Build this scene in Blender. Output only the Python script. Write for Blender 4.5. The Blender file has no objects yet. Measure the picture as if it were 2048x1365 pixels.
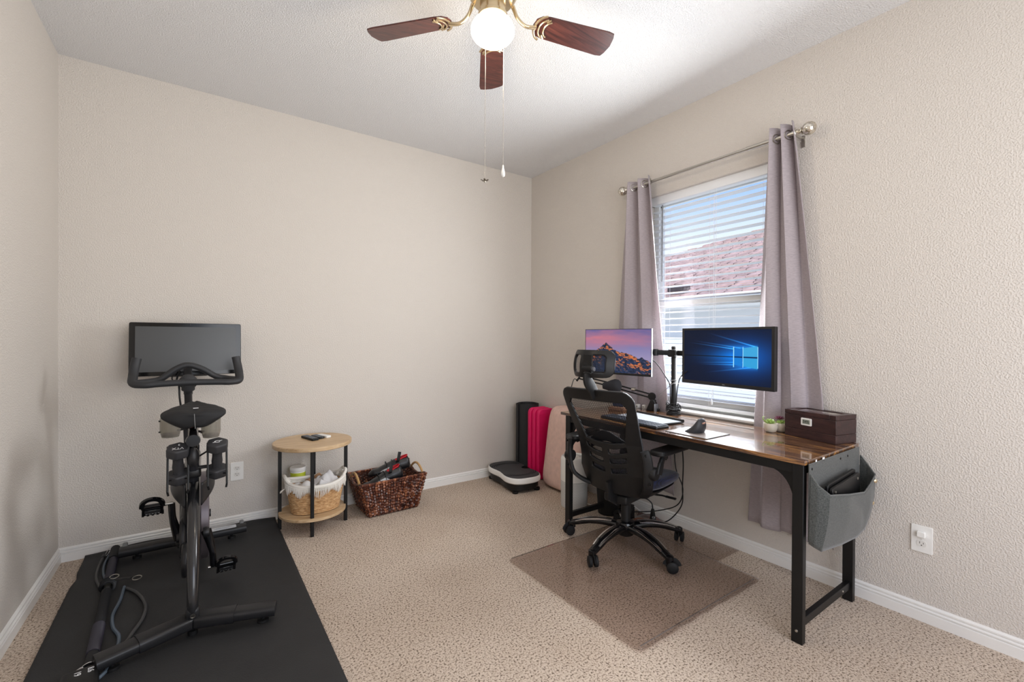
import bpy, bmesh, math, random
import numpy as np
from mathutils import Vector, Matrix, Euler, noise as mnoise
random.seed(7)
PI = math.pi
S = bpy.context.scene
COL = S.collection

# ------------------------------------------------------------ camera
FPX = 903.76
cam_d = bpy.data.cameras.new('camera')
cam_d.sensor_width = 36.0
cam_d.lens = FPX / 2048.0 * 36.0
cam_d.clip_start = 0.02
cam = bpy.data.objects.new('camera', cam_d)
COL.objects.link(cam)
yaw, pitch, roll = math.radians(35.126), math.radians(-0.306), math.radians(0.307)
fw = Vector((math.sin(yaw)*math.cos(pitch), math.cos(yaw)*math.cos(pitch), math.sin(pitch)))
rt = Vector((math.cos(yaw), -math.sin(yaw), 0)); up = rt.cross(fw)
rt, up = rt*math.cos(roll)+up*math.sin(roll), -rt*math.sin(roll)+up*math.cos(roll)
M = Matrix((rt, up, -fw)).transposed().to_4x4()
M.translation = Vector((-2.607, -3.397, 1.2237))
cam.matrix_world = M
S.camera = cam

# ------------------------------------------------------------ world, sun, lights, exposure
S.view_settings.view_transform = 'Standard'
S.view_settings.look = 'None'
S.view_settings.gamma = 1.0
S.view_settings.exposure = 0.12
S.view_settings.use_curve_mapping = False
W = bpy.data.worlds.new('sky'); S.world = W; W.use_nodes = True
wn = W.node_tree.nodes; wl = W.node_tree.links
wn.clear()
wo = wn.new('ShaderNodeOutputWorld'); wb = wn.new('ShaderNodeBackground')
wt = wn.new('ShaderNodeTexCoord'); ws = wn.new('ShaderNodeSeparateXYZ'); wr = wn.new('ShaderNodeValToRGB')
wl.new(wt.outputs['Generated'], ws.inputs[0]); wl.new(ws.outputs['Z'], wr.inputs[0])
wl.new(wr.outputs[0], wb.inputs[0]); wl.new(wb.outputs[0], wo.inputs[0])
cr = wr.color_ramp
cr.elements[0].position = 0.0; cr.elements[0].color = (0.85, 0.90, 0.95, 1)
cr.elements[1].position = 1.0; cr.elements[1].color = (0.10, 0.24, 0.75, 1)
for p_, c_ in ((0.19, (0.80, 0.88, 0.98, 1)), (0.29, (0.34, 0.54, 0.98, 1))):
    e = cr.elements.new(p_); e.color = c_
wb.inputs[1].default_value = 1.15

def light(name, kind, loc, rot, energy, color=(1, 1, 1), **kw):
    d = bpy.data.lights.new(name, kind); d.energy = energy; d.color = color
    for k, v in kw.items(): setattr(d, k, v)
    o = bpy.data.objects.new(name, d); COL.objects.link(o)
    o.location = loc; o.rotation_euler = rot
    return o
# sun over this house, lighting the neighbour's roof and wall
light('sun', 'SUN', (0, 0, 6), Vector((0.62, 0.25, -0.75)).to_track_quat('-Z', 'Y').to_euler(), 3.0, (1, 0.96, 0.9), angle=0.01)
# daylight entering through the window over the desk
light('window_daylight', 'AREA', (-0.02, -1.775, 1.47), Vector((-1, 0.04, -0.16)).to_track_quat('-Z', 'Y').to_euler(), 44, (0.95, 0.98, 1.0), shape='RECTANGLE', size=0.60, size_y=1.10)
# soft fill lamp added behind the camera, no real source there
light('rear_fill', 'AREA', (-1.35, -4.46, 1.45), Vector((0.0, 1, 0.10)).to_track_quat('-Z', 'Y').to_euler(), 41, (0.98, 0.98, 1.0), shape='RECTANGLE', size=2.2, size_y=2.0)

# ------------------------------------------------------------ materials
def nodes(name):
    m = bpy.data.materials.new(name); m.use_nodes = True
    nt = m.node_tree
    return m, nt, nt.nodes['Principled BSDF']
def lin(c):
    return tuple(((x/255)/12.92 if x/255 <= .04045 else ((x/255+.055)/1.055)**2.4) for x in c)
def mat(name, rgb, rough=0.5, metal=0.0, spec=0.5, var=0.0, vscale=20, bump=0.0, bscale=200, bdist=0.001, emit=None, estr=0, alpha=1, trans=0, coat=0, detail=3):
    m, nt, p = nodes(name)
    c = lin(rgb) + (1,)
    p.inputs['Base Color'].default_value = c
    p.inputs['Roughness'].default_value = rough
    p.inputs['Metallic'].default_value = metal
    p.inputs['Specular IOR Level'].default_value = spec
    p.inputs['Alpha'].default_value = alpha
    p.inputs['Transmission Weight'].default_value = trans
    p.inputs['Coat Weight'].default_value = coat
    if emit: p.inputs['Emission Color'].default_value = lin(emit)+(1,); p.inputs['Emission Strength'].default_value = estr
    N, L = nt.nodes, nt.links
    tc = N.new('ShaderNodeTexCoord')
    if var:
        n = N.new('ShaderNodeTexNoise'); n.inputs['Scale'].default_value = vscale; n.inputs['Detail'].default_value = detail
        L.new(tc.outputs['Object'], n.inputs['Vector'])
        r = N.new('ShaderNodeValToRGB')
        r.color_ramp.elements[0].position = .3; r.color_ramp.elements[1].position = .7
        r.color_ramp.elements[0].color = tuple(x*(1-var) for x in c[:3])+(1,)
        r.color_ramp.elements[1].color = tuple(min(1, x*(1+var)) for x in c[:3])+(1,)
        L.new(n.outputs[0], r.inputs[0]); L.new(r.outputs[0], p.inputs['Base Color'])
    if bump:
        n = N.new('ShaderNodeTexNoise'); n.inputs['Scale'].default_value = bscale; n.inputs['Detail'].default_value = 3
        L.new(tc.outputs['Object'], n.inputs['Vector'])
        b = N.new('ShaderNodeBump'); b.inputs['Strength'].default_value = bump; b.inputs['Distance'].default_value = bdist
        L.new(n.outputs[0], b.inputs['Height']); L.new(b.outputs[0], p.inputs['Normal'])
    return m

def plaster(name, rgb, sc, dist, rough=.55, spec=.3):
    m, nt, p = nodes(name); N, L = nt.nodes, nt.links
    p.inputs['Base Color'].default_value = lin(rgb)+(1,)
    p.inputs['Roughness'].default_value = rough; p.inputs['Specular IOR Level'].default_value = spec
    tc = N.new('ShaderNodeTexCoord')
    n = N.new('ShaderNodeTexNoise'); n.inputs['Scale'].default_value = sc; n.inputs['Detail'].default_value = 2.5; n.inputs['Roughness'].default_value = .45
    L.new(tc.outputs['Object'], n.inputs['Vector'])
    r = N.new('ShaderNodeValToRGB'); r.color_ramp.elements[0].position = .42; r.color_ramp.elements[1].position = .68
    L.new(n.outputs[0], r.inputs[0])
    b = N.new('ShaderNodeBump'); b.inputs['Strength'].default_value = 1; b.inputs['Distance'].default_value = dist
    L.new(r.outputs[0], b.inputs['Height']); L.new(b.outputs[0], p.inputs['Normal'])
    return m

def carpet():
    m, nt, p = nodes('carpet_pile'); N, L = nt.nodes, nt.links
    tc = N.new('ShaderNodeTexCoord')
    n = N.new('ShaderNodeTexNoise'); n.inputs['Scale'].default_value = 125; n.inputs['Detail'].default_value = 3; n.inputs['Roughness'].default_value = .7
    n2 = N.new('ShaderNodeTexNoise'); n2.inputs['Scale'].default_value = 2.2; n2.inputs['Detail'].default_value = 3
    r = N.new('ShaderNodeValToRGB'); e = r.color_ramp.elements
    e[0].position = .36; e[0].color = lin((84, 70, 60))+(1,)
    e[1].position = .54; e[1].color = lin((218, 202, 186))+(1,)
    x = e.new(.44); x.color = lin((184, 166, 148))+(1,)
    mx = N.new('ShaderNodeMixRGB'); mx.blend_type = 'MULTIPLY'; mx.inputs[0].default_value = 1
    r2 = N.new('ShaderNodeValToRGB'); r2.color_ramp.elements[0].position = .35; r2.color_ramp.elements[1].position = .65
    r2.color_ramp.elements[0].color = (.90, .88, .86, 1); r2.color_ramp.elements[1].color = (1, 1, 1, 1)
    L.new(tc.outputs['Object'], n.inputs['Vector']); L.new(tc.outputs['Object'], n2.inputs['Vector'])
    L.new(n.outputs[0], r.inputs[0]); L.new(n2.outputs[0], r2.inputs[0])
    L.new(r.outputs[0], mx.inputs[1]); L.new(r2.outputs[0], mx.inputs[2]); L.new(mx.outputs[0], p.inputs['Base Color'])
    p.inputs['Roughness'].default_value = .95; p.inputs['Specular IOR Level'].default_value = .1
    b = N.new('ShaderNodeBump'); b.inputs['Strength'].default_value = .8; b.inputs['Distance'].default_value = .006
    L.new(n.outputs[0], b.inputs['Height']); L.new(b.outputs[0], p.inputs['Normal'])
    return m

def wood(name, cols, scale=(2, 14, 14), rough=.4, bump=.0, dist=1.5, coat=0, spec=.5, pos=(.3, .5, .7)):
    m, nt, p = nodes(name); N, L = nt.nodes, nt.links
    tc = N.new('ShaderNodeTexCoord'); mp = N.new('ShaderNodeMapping'); mp.inputs['Scale'].default_value = scale
    n = N.new('ShaderNodeTexNoise'); n.inputs['Scale'].default_value = 1.6; n.inputs['Detail'].default_value = 7; n.inputs['Distortion'].default_value = dist; n.inputs['Roughness'].default_value = .62
    L.new(tc.outputs['Object'], mp.inputs[0]); L.new(mp.outputs[0], n.inputs['Vector'])
    r = N.new('ShaderNodeValToRGB'); e = r.color_ramp.elements
    e[0].position = pos[0]; e[0].color = lin(cols[0])+(1,); e[1].position = pos[2]; e[1].color = lin(cols[2])+(1,)
    x = e.new(pos[1]); x.color = lin(cols[1])+(1,)
    L.new(n.outputs[0], r.inputs[0]); L.new(r.outputs[0], p.inputs['Base Color'])
    p.inputs['Roughness'].default_value = rough; p.inputs['Coat Weight'].default_value = coat; p.inputs['Specular IOR Level'].default_value = spec
    return m

def fabric(name, rgb, rgb2, sx=(1, 60, 400), rough=.9, sheen=.2, trans=0.0):
    m, nt, p = nodes(name); N, L = nt.nodes, nt.links
    tc = N.new('ShaderNodeTexCoord'); mp = N.new('ShaderNodeMapping'); mp.inputs['Scale'].default_value = sx
    n = N.new('ShaderNodeTexNoise'); n.inputs['Scale'].default_value = 1; n.inputs['Detail'].default_value = 4
    L.new(tc.outputs['Object'], mp.inputs[0]); L.new(mp.outputs[0], n.inputs['Vector'])
    r = N.new('ShaderNodeValToRGB'); e = r.color_ramp.elements
    e[0].position = .35; e[0].color = lin(rgb2)+(1,); e[1].position = .65; e[1].color = lin(rgb)+(1,)
    L.new(n.outputs[0], r.inputs[0]); L.new(r.outputs[0], p.inputs['Base Color'])
    p.inputs['Roughness'].default_value = rough; p.inputs['Sheen Weight'].default_value = sheen
    if trans:
        tr = N.new('ShaderNodeBsdfTranslucent'); L.new(r.outputs[0], tr.inputs[0])
        mx = N.new('ShaderNodeMixShader'); mx.inputs[0].default_value = trans
        out = N['Material Output']; L.new(p.outputs[0], mx.inputs[1]); L.new(tr.outputs[0], mx.inputs[2]); L.new(mx.outputs[0], out.inputs[0])
    return m

def seethrough(name, rgb, fac, rough=.1, gl=.12):
    """thin clear sheet: tinted transparent + gloss by fresnel"""
    m = bpy.data.materials.new(name); m.use_nodes = True; nt = m.node_tree; N, L = nt.nodes, nt.links
    N.clear(); out = N.new('ShaderNodeOutputMaterial')
    t = N.new('ShaderNodeBsdfTransparent'); t.inputs[0].default_value = lin(rgb)+(1,)
    g = N.new('ShaderNodeBsdfGlossy'); g.inputs['Roughness'].default_value = rough
    d = N.new('ShaderNodeBsdfDiffuse'); d.inputs[0].default_value = lin((190, 180, 174))+(1,)
    fr = N.new('ShaderNodeFresnel'); fr.inputs[0].default_value = 1.45
    a = N.new('ShaderNodeMixShader'); a.inputs[0].default_value = fac
    b = N.new('ShaderNodeMixShader')
    L.new(t.outputs[0], a.inputs[1]); L.new(d.outputs[0], a.inputs[2])
    ge = N.new('ShaderNodeNewGeometry'); mu = N.new('ShaderNodeMath'); mu.operation = 'SUBTRACT'; mu.inputs[0].default_value = 1.0
    m2_ = N.new('ShaderNodeMath'); m2_.operation = 'MULTIPLY'
    L.new(ge.outputs['Backfacing'], mu.inputs[1]); L.new(mu.outputs[0], m2_.inputs[0]); L.new(fr.outputs[0], m2_.inputs[1])
    L.new(a.outputs[0], b.inputs[1]); L.new(g.outputs[0], b.inputs[2]); L.new(m2_.outputs[0], b.inputs[0])
    if gl:
        n = N.new('ShaderNodeTexNoise'); n.inputs['Scale'].default_value = 40; tc = N.new('ShaderNodeTexCoord')
        L.new(tc.outputs['Object'], n.inputs['Vector'])
        bm_ = N.new('ShaderNodeBump'); bm_.inputs['Strength'].default_value = gl; bm_.inputs['Distance'].default_value = .002
        L.new(n.outputs[0], bm_.inputs['Height']); L.new(bm_.outputs[0], g.inputs['Normal'])
    L.new(b.outputs[0], out.inputs[0])
    return m

MW = plaster('wall_paint', (214, 207, 199), 150, .0013)
MC = plaster('ceiling_paint', (230, 230, 231), 150, .0020)
MT = mat('white_trim', (238, 236, 232), .35)
MWH = mat('white_plastic', (238, 237, 233), .35)
MVW = mat('vinyl_white', (240, 241, 240), .4)
MSL = mat('slat_white', (238, 240, 242), .35)
MCP = carpet()
MBK = mat('black_metal', (16, 16, 17), .42, .0, .35)
MBP = mat('black_plastic', (17, 17, 18), .45, spec=.4)
MBG = mat('gloss_black', (12, 12, 14), .12)
MRB = mat('black_rubber', (20, 20, 21), .6, spec=.3)
MDG = mat('charcoal_paint', (30, 30, 32), .38, spec=.4)
MCH = mat('chrome', (240, 240, 242), .22, 1)
MST = mat('brushed_steel', (190, 186, 178), .28, 1)
MBR = mat('antique_brass', (206, 188, 156), .26, .9)
MGL = seethrough('window_glass', (252, 253, 253), 0.0, .02, 0)
MMAT = mat('mat_rubber', (36, 36, 37), .65, bump=.5, bscale=260, bdist=.0015, var=.10, vscale=12)
MRED = mat('red_lining', (196, 20, 36), .6)
MTXT = mat('print_white', (232, 232, 232), .5)

# ------------------------------------------------------------ mesh helpers
def V(*a): return Vector(a)
def box(bm, c, s, R=None):
    M4 = Matrix.LocRotScale(Vector(c), R.to_quaternion() if isinstance(R, (Euler, Matrix)) else R, Vector(s))
    return bmesh.ops.create_cube(bm, size=1, matrix=M4)['verts']
def rbox(bm, c, s, r, R=None, seg=3):
    """box with rounded edges"""
    t = bmesh.new(); bmesh.ops.create_cube(t, size=1)
    for v in t.verts: v.co = Vector((v.co.x*s[0], v.co.y*s[1], v.co.z*s[2]))
    bmesh.ops.bevel(t, geom=t.edges[:], offset=r, segments=seg, profile=.5, affect='EDGES', clamp_overlap=True)
    merge(bm, t, Matrix.LocRotScale(Vector(c), R.to_quaternion() if R is not None else None, None))
def merge(bm, t, Mx=None):
    if Mx is not None: bmesh.ops.transform(t, matrix=Mx, verts=t.verts)
    me = bpy.data.meshes.new('_'); t.to_mesh(me); t.free(); bm.from_mesh(me); bpy.data.meshes.remove(me)
def frames(pts, closed=False, upv=None):
    n = len(pts); T = []
    for i in range(n):
        a = pts[(i-1) % n] if closed or i > 0 else pts[i]
        b = pts[(i+1) % n] if closed or i < n-1 else pts[i]
        t = (b-a); T.append(t.normalized() if t.length > 1e-9 else V(0, 0, 1))
    out = []
    if upv is not None:
        for t in T:
            s = t.cross(Vector(upv));
            if s.length < 1e-5: s = t.cross(V(1, 0, 0))
            s.normalize(); out.append((s, s.cross(t).normalized()))
        return out
    s = T[0].cross(V(0, 0, 1))
    if s.length < 1e-3: s = T[0].cross(V(1, 0, 0))
    s.normalize()
    for t in T:
        s = (s - t*s.dot(t))
        if s.length < 1e-6: s = t.orthogonal()
        s.normalize(); out.append((s, s.cross(t).normalized()))
    return out
def tube(bm, pts, r, n=10, closed=False, cap=True, upv=None, sq=None):
    """sweep; r = number, (a,b) or list of either; sq = superellipse power"""
    pts = [Vector(p) for p in pts]; F = frames(pts, closed, upv); rings = []
    for i, p in enumerate(pts):
        ri = r[min(i, len(r)-1)] if isinstance(r, list) else r
        a, b = ri if isinstance(ri, tuple) else (ri, ri)
        s, u = F[i]; ring = []
        for k in range(n):
            th = 2*PI*(k+.5)/n; c, d = math.cos(th), math.sin(th)
            if sq: c = math.copysign(abs(c)**(2/sq), c); d = math.copysign(abs(d)**(2/sq), d)
            ring.append(bm.verts.new(p + s*a*c + u*b*d))
        rings.append(ring)
    m = len(rings)
    for i in range(m if closed else m-1):
        A, B = rings[i], rings[(i+1) % m]
        for k in range(n): bm.faces.new((A[k], A[(k+1) % n], B[(k+1) % n], B[k]))
    if cap and not closed:
        bm.faces.new(rings[0][::-1]); bm.faces.new(rings[-1])
    return rings
def lathe(bm, prof, c=(0, 0, 0), n=24, R=None, sx=1, sy=1, cap=True):
    rings = []; c = Vector(c)
    Q = R.to_matrix() if isinstance(R, (Euler,)) else (R.to_matrix() if R is not None and not isinstance(R, Matrix) else R)
    for r, z in prof:
        ring = []
        for k in range(n):
            p = V(r*math.cos(2*PI*k/n)*sx, r*math.sin(2*PI*k/n)*sy, z)
            if Q is not None: p = Q @ p
            ring.append(bm.verts.new(p+c))
        rings.append(ring)
    for A, B in zip(rings, rings[1:]):
        for k in range(n): bm.faces.new((A[k], A[(k+1) % n], B[(k+1) % n], B[k]))
    if cap:
        bm.faces.new(rings[0][::-1]); bm.faces.new(rings[-1])
def prism(bm, poly, z0, z1, Mx=None):
    """polygon in local xy extruded z0..z1, then transformed"""
    Mx = Mx or Matrix.Identity(4)
    a = [bm.verts.new(Mx @ V(x, y, z0)) for x, y in poly]; b = [bm.verts.new(Mx @ V(x, y, z1)) for x, y in poly]
    n = len(poly)
    bm.faces.new(a[::-1]); bm.faces.new(b)
    for k in range(n): bm.faces.new((a[k], a[(k+1) % n], b[(k+1) % n], b[k]))
def grid(bm, fn, nu, nv, keep=None, closed_u=False):
    vs = {}
    def g(i, j):
        if closed_u: i %= nu
        if (i, j) not in vs: vs[(i, j)] = bm.verts.new(fn(i/nu, j/nv))
        return vs[(i, j)]
    for i in range(nu):
        for j in range(nv):
            if keep is None or keep((i+.5)/nu, (j+.5)/nv):
                bm.faces.new((g(i, j), g(i+1, j), g(i+1, j+1), g(i, j+1)))
def smooth_rim(bm, n=4):
    for _ in range(n):
        bd = [v for v in bm.verts if v.is_boundary]
        new = {}
        for v in bd:
            nb = [e.other_vert(v) for e in v.link_edges if e.is_boundary]
            if len(nb) == 2: new[v] = v.co*.5 + (nb[0].co+nb[1].co)*.25
        for v, c in new.items(): v.co = c
def spline(pts, n=8):
    pts = [Vector(p) for p in pts]; out = []
    P = [pts[0]*2-pts[1]] + pts + [pts[-1]*2-pts[-2]]
    for i in range(1, len(P)-2):
        for k in range(n):
            t = k/n; a, b, c, d = P[i-1], P[i], P[i+1], P[i+2]
            out.append(.5*((2*b)+(c-a)*t+(2*a-5*b+4*c-d)*t*t+(3*b-a-3*c+d)*t**3))
    out.append(pts[-1]); return out
def rrect(w, h, r, n=5):
    out = []
    for cx, cy, a in ((w/2-r, h/2-r, 0), (-w/2+r, h/2-r, 90), (-w/2+r, -h/2+r, 180), (w/2-r, -h/2+r, 270)):
        for k in range(n+1):
            t = math.radians(a+90*k/n); out.append((cx+r*math.cos(t), cy+r*math.sin(t)))
    return out

def obj(name, bm, m, parent=None, local=False, smooth=True, ang=40, bev=0, kind=None, label=None, solid=0, soff=0, sub=0):
    bmesh.ops.recalc_face_normals(bm, faces=bm.faces)
    me = bpy.data.meshes.new(name); bm.to_mesh(me); bm.free()
    for x in (m if isinstance(m, (list, tuple)) else [m]): me.materials.append(x)
    if smooth:
        me.shade_smooth(); me.set_sharp_from_angle(angle=math.radians(ang))
    o = bpy.data.objects.new(name, me); COL.objects.link(o)
    if parent is not None:
        o.parent = parent
        if not local:
            P = Matrix.Identity(4); q = parent
            while q is not None:
                P = Matrix.LocRotScale(q.location, q.rotation_euler, q.scale) @ P; q = q.parent
            me.transform(P.inverted())
    if solid:
        md = o.modifiers.new('s', 'SOLIDIFY'); md.thickness = solid; md.offset = soff
    if bev:
        md = o.modifiers.new('b', 'BEVEL'); md.width = bev; md.segments = 2; md.limit_method = 'ANGLE'; md.angle_limit = .6
    if sub:
        md = o.modifiers.new('u', 'SUBSURF'); md.levels = sub; md.render_levels = sub
    if kind: o['kind'] = kind
    if label: o['label'] = label
    return o
def thing(name, label, cat, loc=(0, 0, 0), rz=0, group=None):
    o = bpy.data.objects.new(name, None); COL.objects.link(o)
    o.empty_display_size = .05
    o.location = loc; o.rotation_euler = (0, 0, rz)
    o['label'] = label; o['category'] = cat
    if group: o['group'] = group
    return o
def tag(o, label, cat, group=None):
    o['label'] = label; o['category'] = cat
    if group: o['group'] = group
    return o
def text(name, s, size, Mx, m, parent, depth=.0006, align='CENTER', local=False):
    c = bpy.data.curves.new('_t', 'FONT'); c.body = s; c.size = size; c.extrude = depth; c.align_x = align; c.align_y = 'CENTER'
    t = bpy.data.objects.new('_t', c); COL.objects.link(t)
    bpy.context.view_layer.update()
    me = bpy.data.meshes.new_from_object(t.evaluated_get(bpy.context.evaluated_depsgraph_get()))
    bpy.data.objects.remove(t); bpy.data.curves.remove(c)
    bm = bmesh.new(); bm.from_mesh(me); bpy.data.meshes.remove(me)
    bmesh.ops.transform(bm, matrix=Mx, verts=bm.verts)
    return obj(name, bm, m, parent, local=local, smooth=False)
def basis(o, x, y):
    """matrix with origin o, local x axis, local y axis (made orthogonal)"""
    x = Vector(x).normalized(); z = x.cross(Vector(y)).normalized(); y = z.cross(x)
    Mx = Matrix((x, y, z)).transposed().to_4x4(); Mx.translation = Vector(o); return Mx
def picture(name, w, h, nx, ny, fn, Mx, parent, strength=1.0):
    """flat screen image: a point colour grid that gives off light"""
    me = bpy.data.meshes.new(name)
    xs = np.linspace(-w/2, w/2, nx+1); ys = np.linspace(-h/2, h/2, ny+1)
    vs = [tuple(Mx @ V(x, y, 0)) for y in ys for x in xs]
    fs = [(j*(nx+1)+i, j*(nx+1)+i+1, (j+1)*(nx+1)+i+1, (j+1)*(nx+1)+i) for j in range(ny) for i in range(nx)]
    me.from_pydata(vs, [], fs)
    U, Vv = np.meshgrid(np.linspace(0, 1, nx+1), np.linspace(0, 1, ny+1))
    rgb = fn(U, Vv); rgb = np.clip(rgb, 0, 1)
    rgb = np.where(rgb <= .04045, rgb/12.92, ((rgb+.055)/1.055)**2.4)
    a = me.color_attributes.new('col', 'FLOAT_COLOR', 'POINT')
    a.data.foreach_set('color', np.dstack([rgb, np.ones(U.shape)]).reshape(-1).astype(np.float32))
    m, nt, p = nodes(name+'_light'); N, L = nt.nodes, nt.links
    at = N.new('ShaderNodeVertexColor'); at.layer_name = 'col'
    p.inputs['Base Color'].default_value = (.01, .01, .01, 1); p.inputs['Roughness'].default_value = .45; p.inputs['Specular IOR Level'].default_value = .12
    L.new(at.outputs[0], p.inputs['Emission Color']); p.inputs['Emission Strength'].default_value = strength
    me.materials.append(m)
    o = bpy.data.objects.new(name, me); COL.objects.link(o)
    o.parent = parent; me.transform(Matrix.LocRotScale(parent.location, parent.rotation_euler, parent.scale).inverted())
    return o

# ============================================================ SETTING
LX = -3.2064; LT = math.tan(0.01158); CH = 2.74; YB = -4.5
def lx(y): return LX + LT*y           # left wall runs very slightly out of square (y negative -> further left)
bm = bmesh.new(); grid(bm, lambda u, v: V(-3.35+3.5*u, .05-4.9*v, 0), 4, 4)
floor = obj('floor', bm, MCP, smooth=False, kind='structure')
bm = bmesh.new(); box(bm, (-1.6, -2.2, CH+.04), (3.7, 4.9, .08)); obj('ceiling', bm, MC, smooth=False, kind='structure')
bm = bmesh.new(); box(bm, (-1.6, .06, CH/2), (3.7, .12, CH)); obj('wall_back', bm, MW, smooth=False, kind='structure')
bm = bmesh.new()
prism(bm, [(lx(0), 0), (lx(YB-.1), YB-.1), (lx(YB-.1)-.12, YB-.1), (lx(0)-.12, 0)], 0, CH)
obj('wall_left', bm, MW, smooth=False, kind='structure')
# right wall with window opening
WY0, WY1, WZ0, WZ1, WD = -1.335, -2.245, .765, 2.215, .125
bm = bmesh.new()
def wallbox(y0, y1, z0, z1): box(bm, (WD/2, (y0+y1)/2, (z0+z1)/2), (WD, abs(y1-y0), z1-z0))
wallbox(.0, WY0, 0, CH); wallbox(WY1, YB-.1, 0, CH); wallbox(WY0, WY1, 0, WZ0-.02); wallbox(WY0, WY1, WZ1, CH)
obj('wall_right', bm, MW, smooth=False, kind='structure')
# wall behind the camera, its wide opening made up for the fill lamp
bm = bmesh.new()
box(bm, (-3.0, YB-.06, CH/2), (.6, .12, CH)); box(bm, (-.22, YB-.06, CH/2), (.5, .12, CH)); box(bm, (-1.6, YB-.06, 2.6), (2.4, .12, .3))
obj('wall_front', bm, MW, smooth=False, kind='structure')

def baseboard(name, a, b, nrm):
    """two-step moulded board from a to b, nrm points into the room"""
    prof = [(0, 0), (.015, 0), (.015, .042), (.008, .045), (.008, .047), (.0135, .050), (.0135, .054), (.006, .058), (.006, .060), (.0095, .063), (.0095, .069), (.004, .075), (0, .0765)]
    a, b, nrm = Vector(a), Vector(b), Vector(nrm)
    bm = bmesh.new()
    A = [bm.verts.new(a+nrm*d+V(0, 0, z)) for d, z in prof]; B = [bm.verts.new(b+nrm*d+V(0, 0, z)) for d, z in prof]
    for k in range(len(prof)-1): bm.faces.new((A[k], A[k+1], B[k+1], B[k]))
    obj(name, bm, MT, smooth=False, kind='structure')
baseboard('baseboard_back', (lx(0), 0, 0), (0, 0, 0), (0, -1, 0))
baseboard('baseboard_right', (0, 0, 0), (0, YB, 0), (-1, 0, 0))
baseboard('baseboard_left', (lx(0), 0, 0), (lx(YB), YB, 0), (1, 0, 0))

# ------------------------------------------------------------ window
wy = (WY0+WY1)/2; wh = WZ1-WZ0; ww = WY0-WY1
win = bpy.data.objects.new('window_1', None); COL.objects.link(win); win.location = (.1, wy, WZ0); win['kind'] = 'structure'
bm = bmesh.new()
for y in (WY0-.02, WY1+.02): box(bm, (.105, y, (WZ0+WZ1)/2), (.045, .04, wh))
for z in (WZ0+.02, WZ1-.02): box(bm, (.105, wy, z), (.045, ww, .04))
obj('window_frame', bm, MVW, win, bev=.002)
MR = 1.465
bm = bmesh.new()
for y in (WY0-.055, WY1+.055): box(bm, (.095, y, (WZ0+MR)/2), (.03, .035, MR-WZ0-.04))
box(bm, (.095, wy, MR), (.035, ww-.08, .045)); box(bm, (.095, wy, WZ0+.06), (.03, ww-.08, .045))
obj('lower_sash', bm, MVW, win, bev=.002)
bm = bmesh.new()
for y in (WY0-.05, WY1+.05): box(bm, (.112, y, (WZ1+MR)/2), (.02, .02, WZ1-MR-.04))
box(bm, (.112, wy, WZ1-.05), (.02, ww-.08, .02)); obj('upper_sash', bm, MVW, win, bev=.001)
for a, b in ((WZ0+.08, MR-.02), (MR+.02, WZ1-.06)):
    bm = bmesh.new(); box(bm, (.108, wy, (a+b)/2), (.002, ww-.1, b-a)); obj('pane', bm, MGL, win, smooth=False)
bm = bmesh.new(); rbox(bm, (.049, wy, WZ0-.010), (.145, ww-.002, .02), .006)
obj('window_sill', bm, MT, win)

# ------------------------------------------------------------ blinds
MSL2 = MSL
bl = thing('venetian_blind', 'white two inch venetian blind covering the window behind the desk', 'blind', (.04, wy, WZ1))
bm = bmesh.new(); box(bm, (.063, wy, WZ1-.03), (.05, ww-.03, .050)); obj('headrail', bm, MSL, bl, bev=.003)
bm = bmesh.new(); rbox(bm, (.030, wy, WZ1-.028), (.010, ww-.012, .056), .003); obj('valance', bm, MSL, bl)
pitch_ = .0440; zs = WZ1-.10; k = 0; first = None
while zs > WZ0+.05:
    if first is None:
        bm = bmesh.new()
        pts = [(-.005, 0), (.008, .0022), (.020, .003), (.032, .0022), (.045, 0)]
        A = []
        for yy in (-(ww-.03)/2, (ww-.03)/2):
            A.append([bm.verts.new(V(x, yy, z)) for x, z in pts] + [bm.verts.new(V(x, yy, z-.0028)) for x, z in pts[::-1]])
        for q in range(10): bm.faces.new((A[0][q], A[0][(q+1) % 10], A[1][(q+1) % 10], A[1][q]))
        bm.faces.new(A[0]); bm.faces.new(A[1][::-1])
        first = obj('slat', bm, MSL, bl, local=True); o = first
    else:
        o = first.copy(); COL.objects.link(o); o.parent = bl
    o.location = (0, 0, zs-WZ1); o.rotation_euler = (0, math.radians(4), 0)
    zs -= pitch_; k += 1
zb = WZ0+.028
bm = bmesh.new(); rbox(bm, (.060, wy, zb), (.05, ww-.03, .02), .004); obj('bottom_rail', bm, MSL, bl)
for yy in (WY0-.13, wy, WY1+.13):
    bm = bmesh.new()
    for xx in (.0335, .0865): tube(bm, [(xx, yy, WZ1-.06), (xx, yy, zb)], .0009, 4)
    obj('ladder_cord', bm, MSL, bl)
bm = bmesh.new(); tube(bm, [(.018, WY0-.115, WZ1-.07), (.016, WY0-.115, 1.62)], .004, 8)
obj('tilt_wand', bm, mat('wand_grey', (120, 122, 126), .2), bl)
bm = bmesh.new()
tube(bm, spline([(.020, wy-.035, WZ1-.06), (.018, wy-.036, 1.5), (.018, wy-.033, .93), (.018, wy-.03, .85)]), .0011, 5)
tube(bm, spline([(.020, wy-.05, WZ1-.06), (.018, wy-.05, 1.5), (.018, wy-.04, .95), (.018, wy-.032, .86)]), .0011, 5)
lathe(bm, [(.001, .0), (.005, -.008), (.007, -.03), (.005, -.034)], (.018, wy-.031, .855), 10)
obj('lift_cord', bm, MSL, bl)

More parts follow.
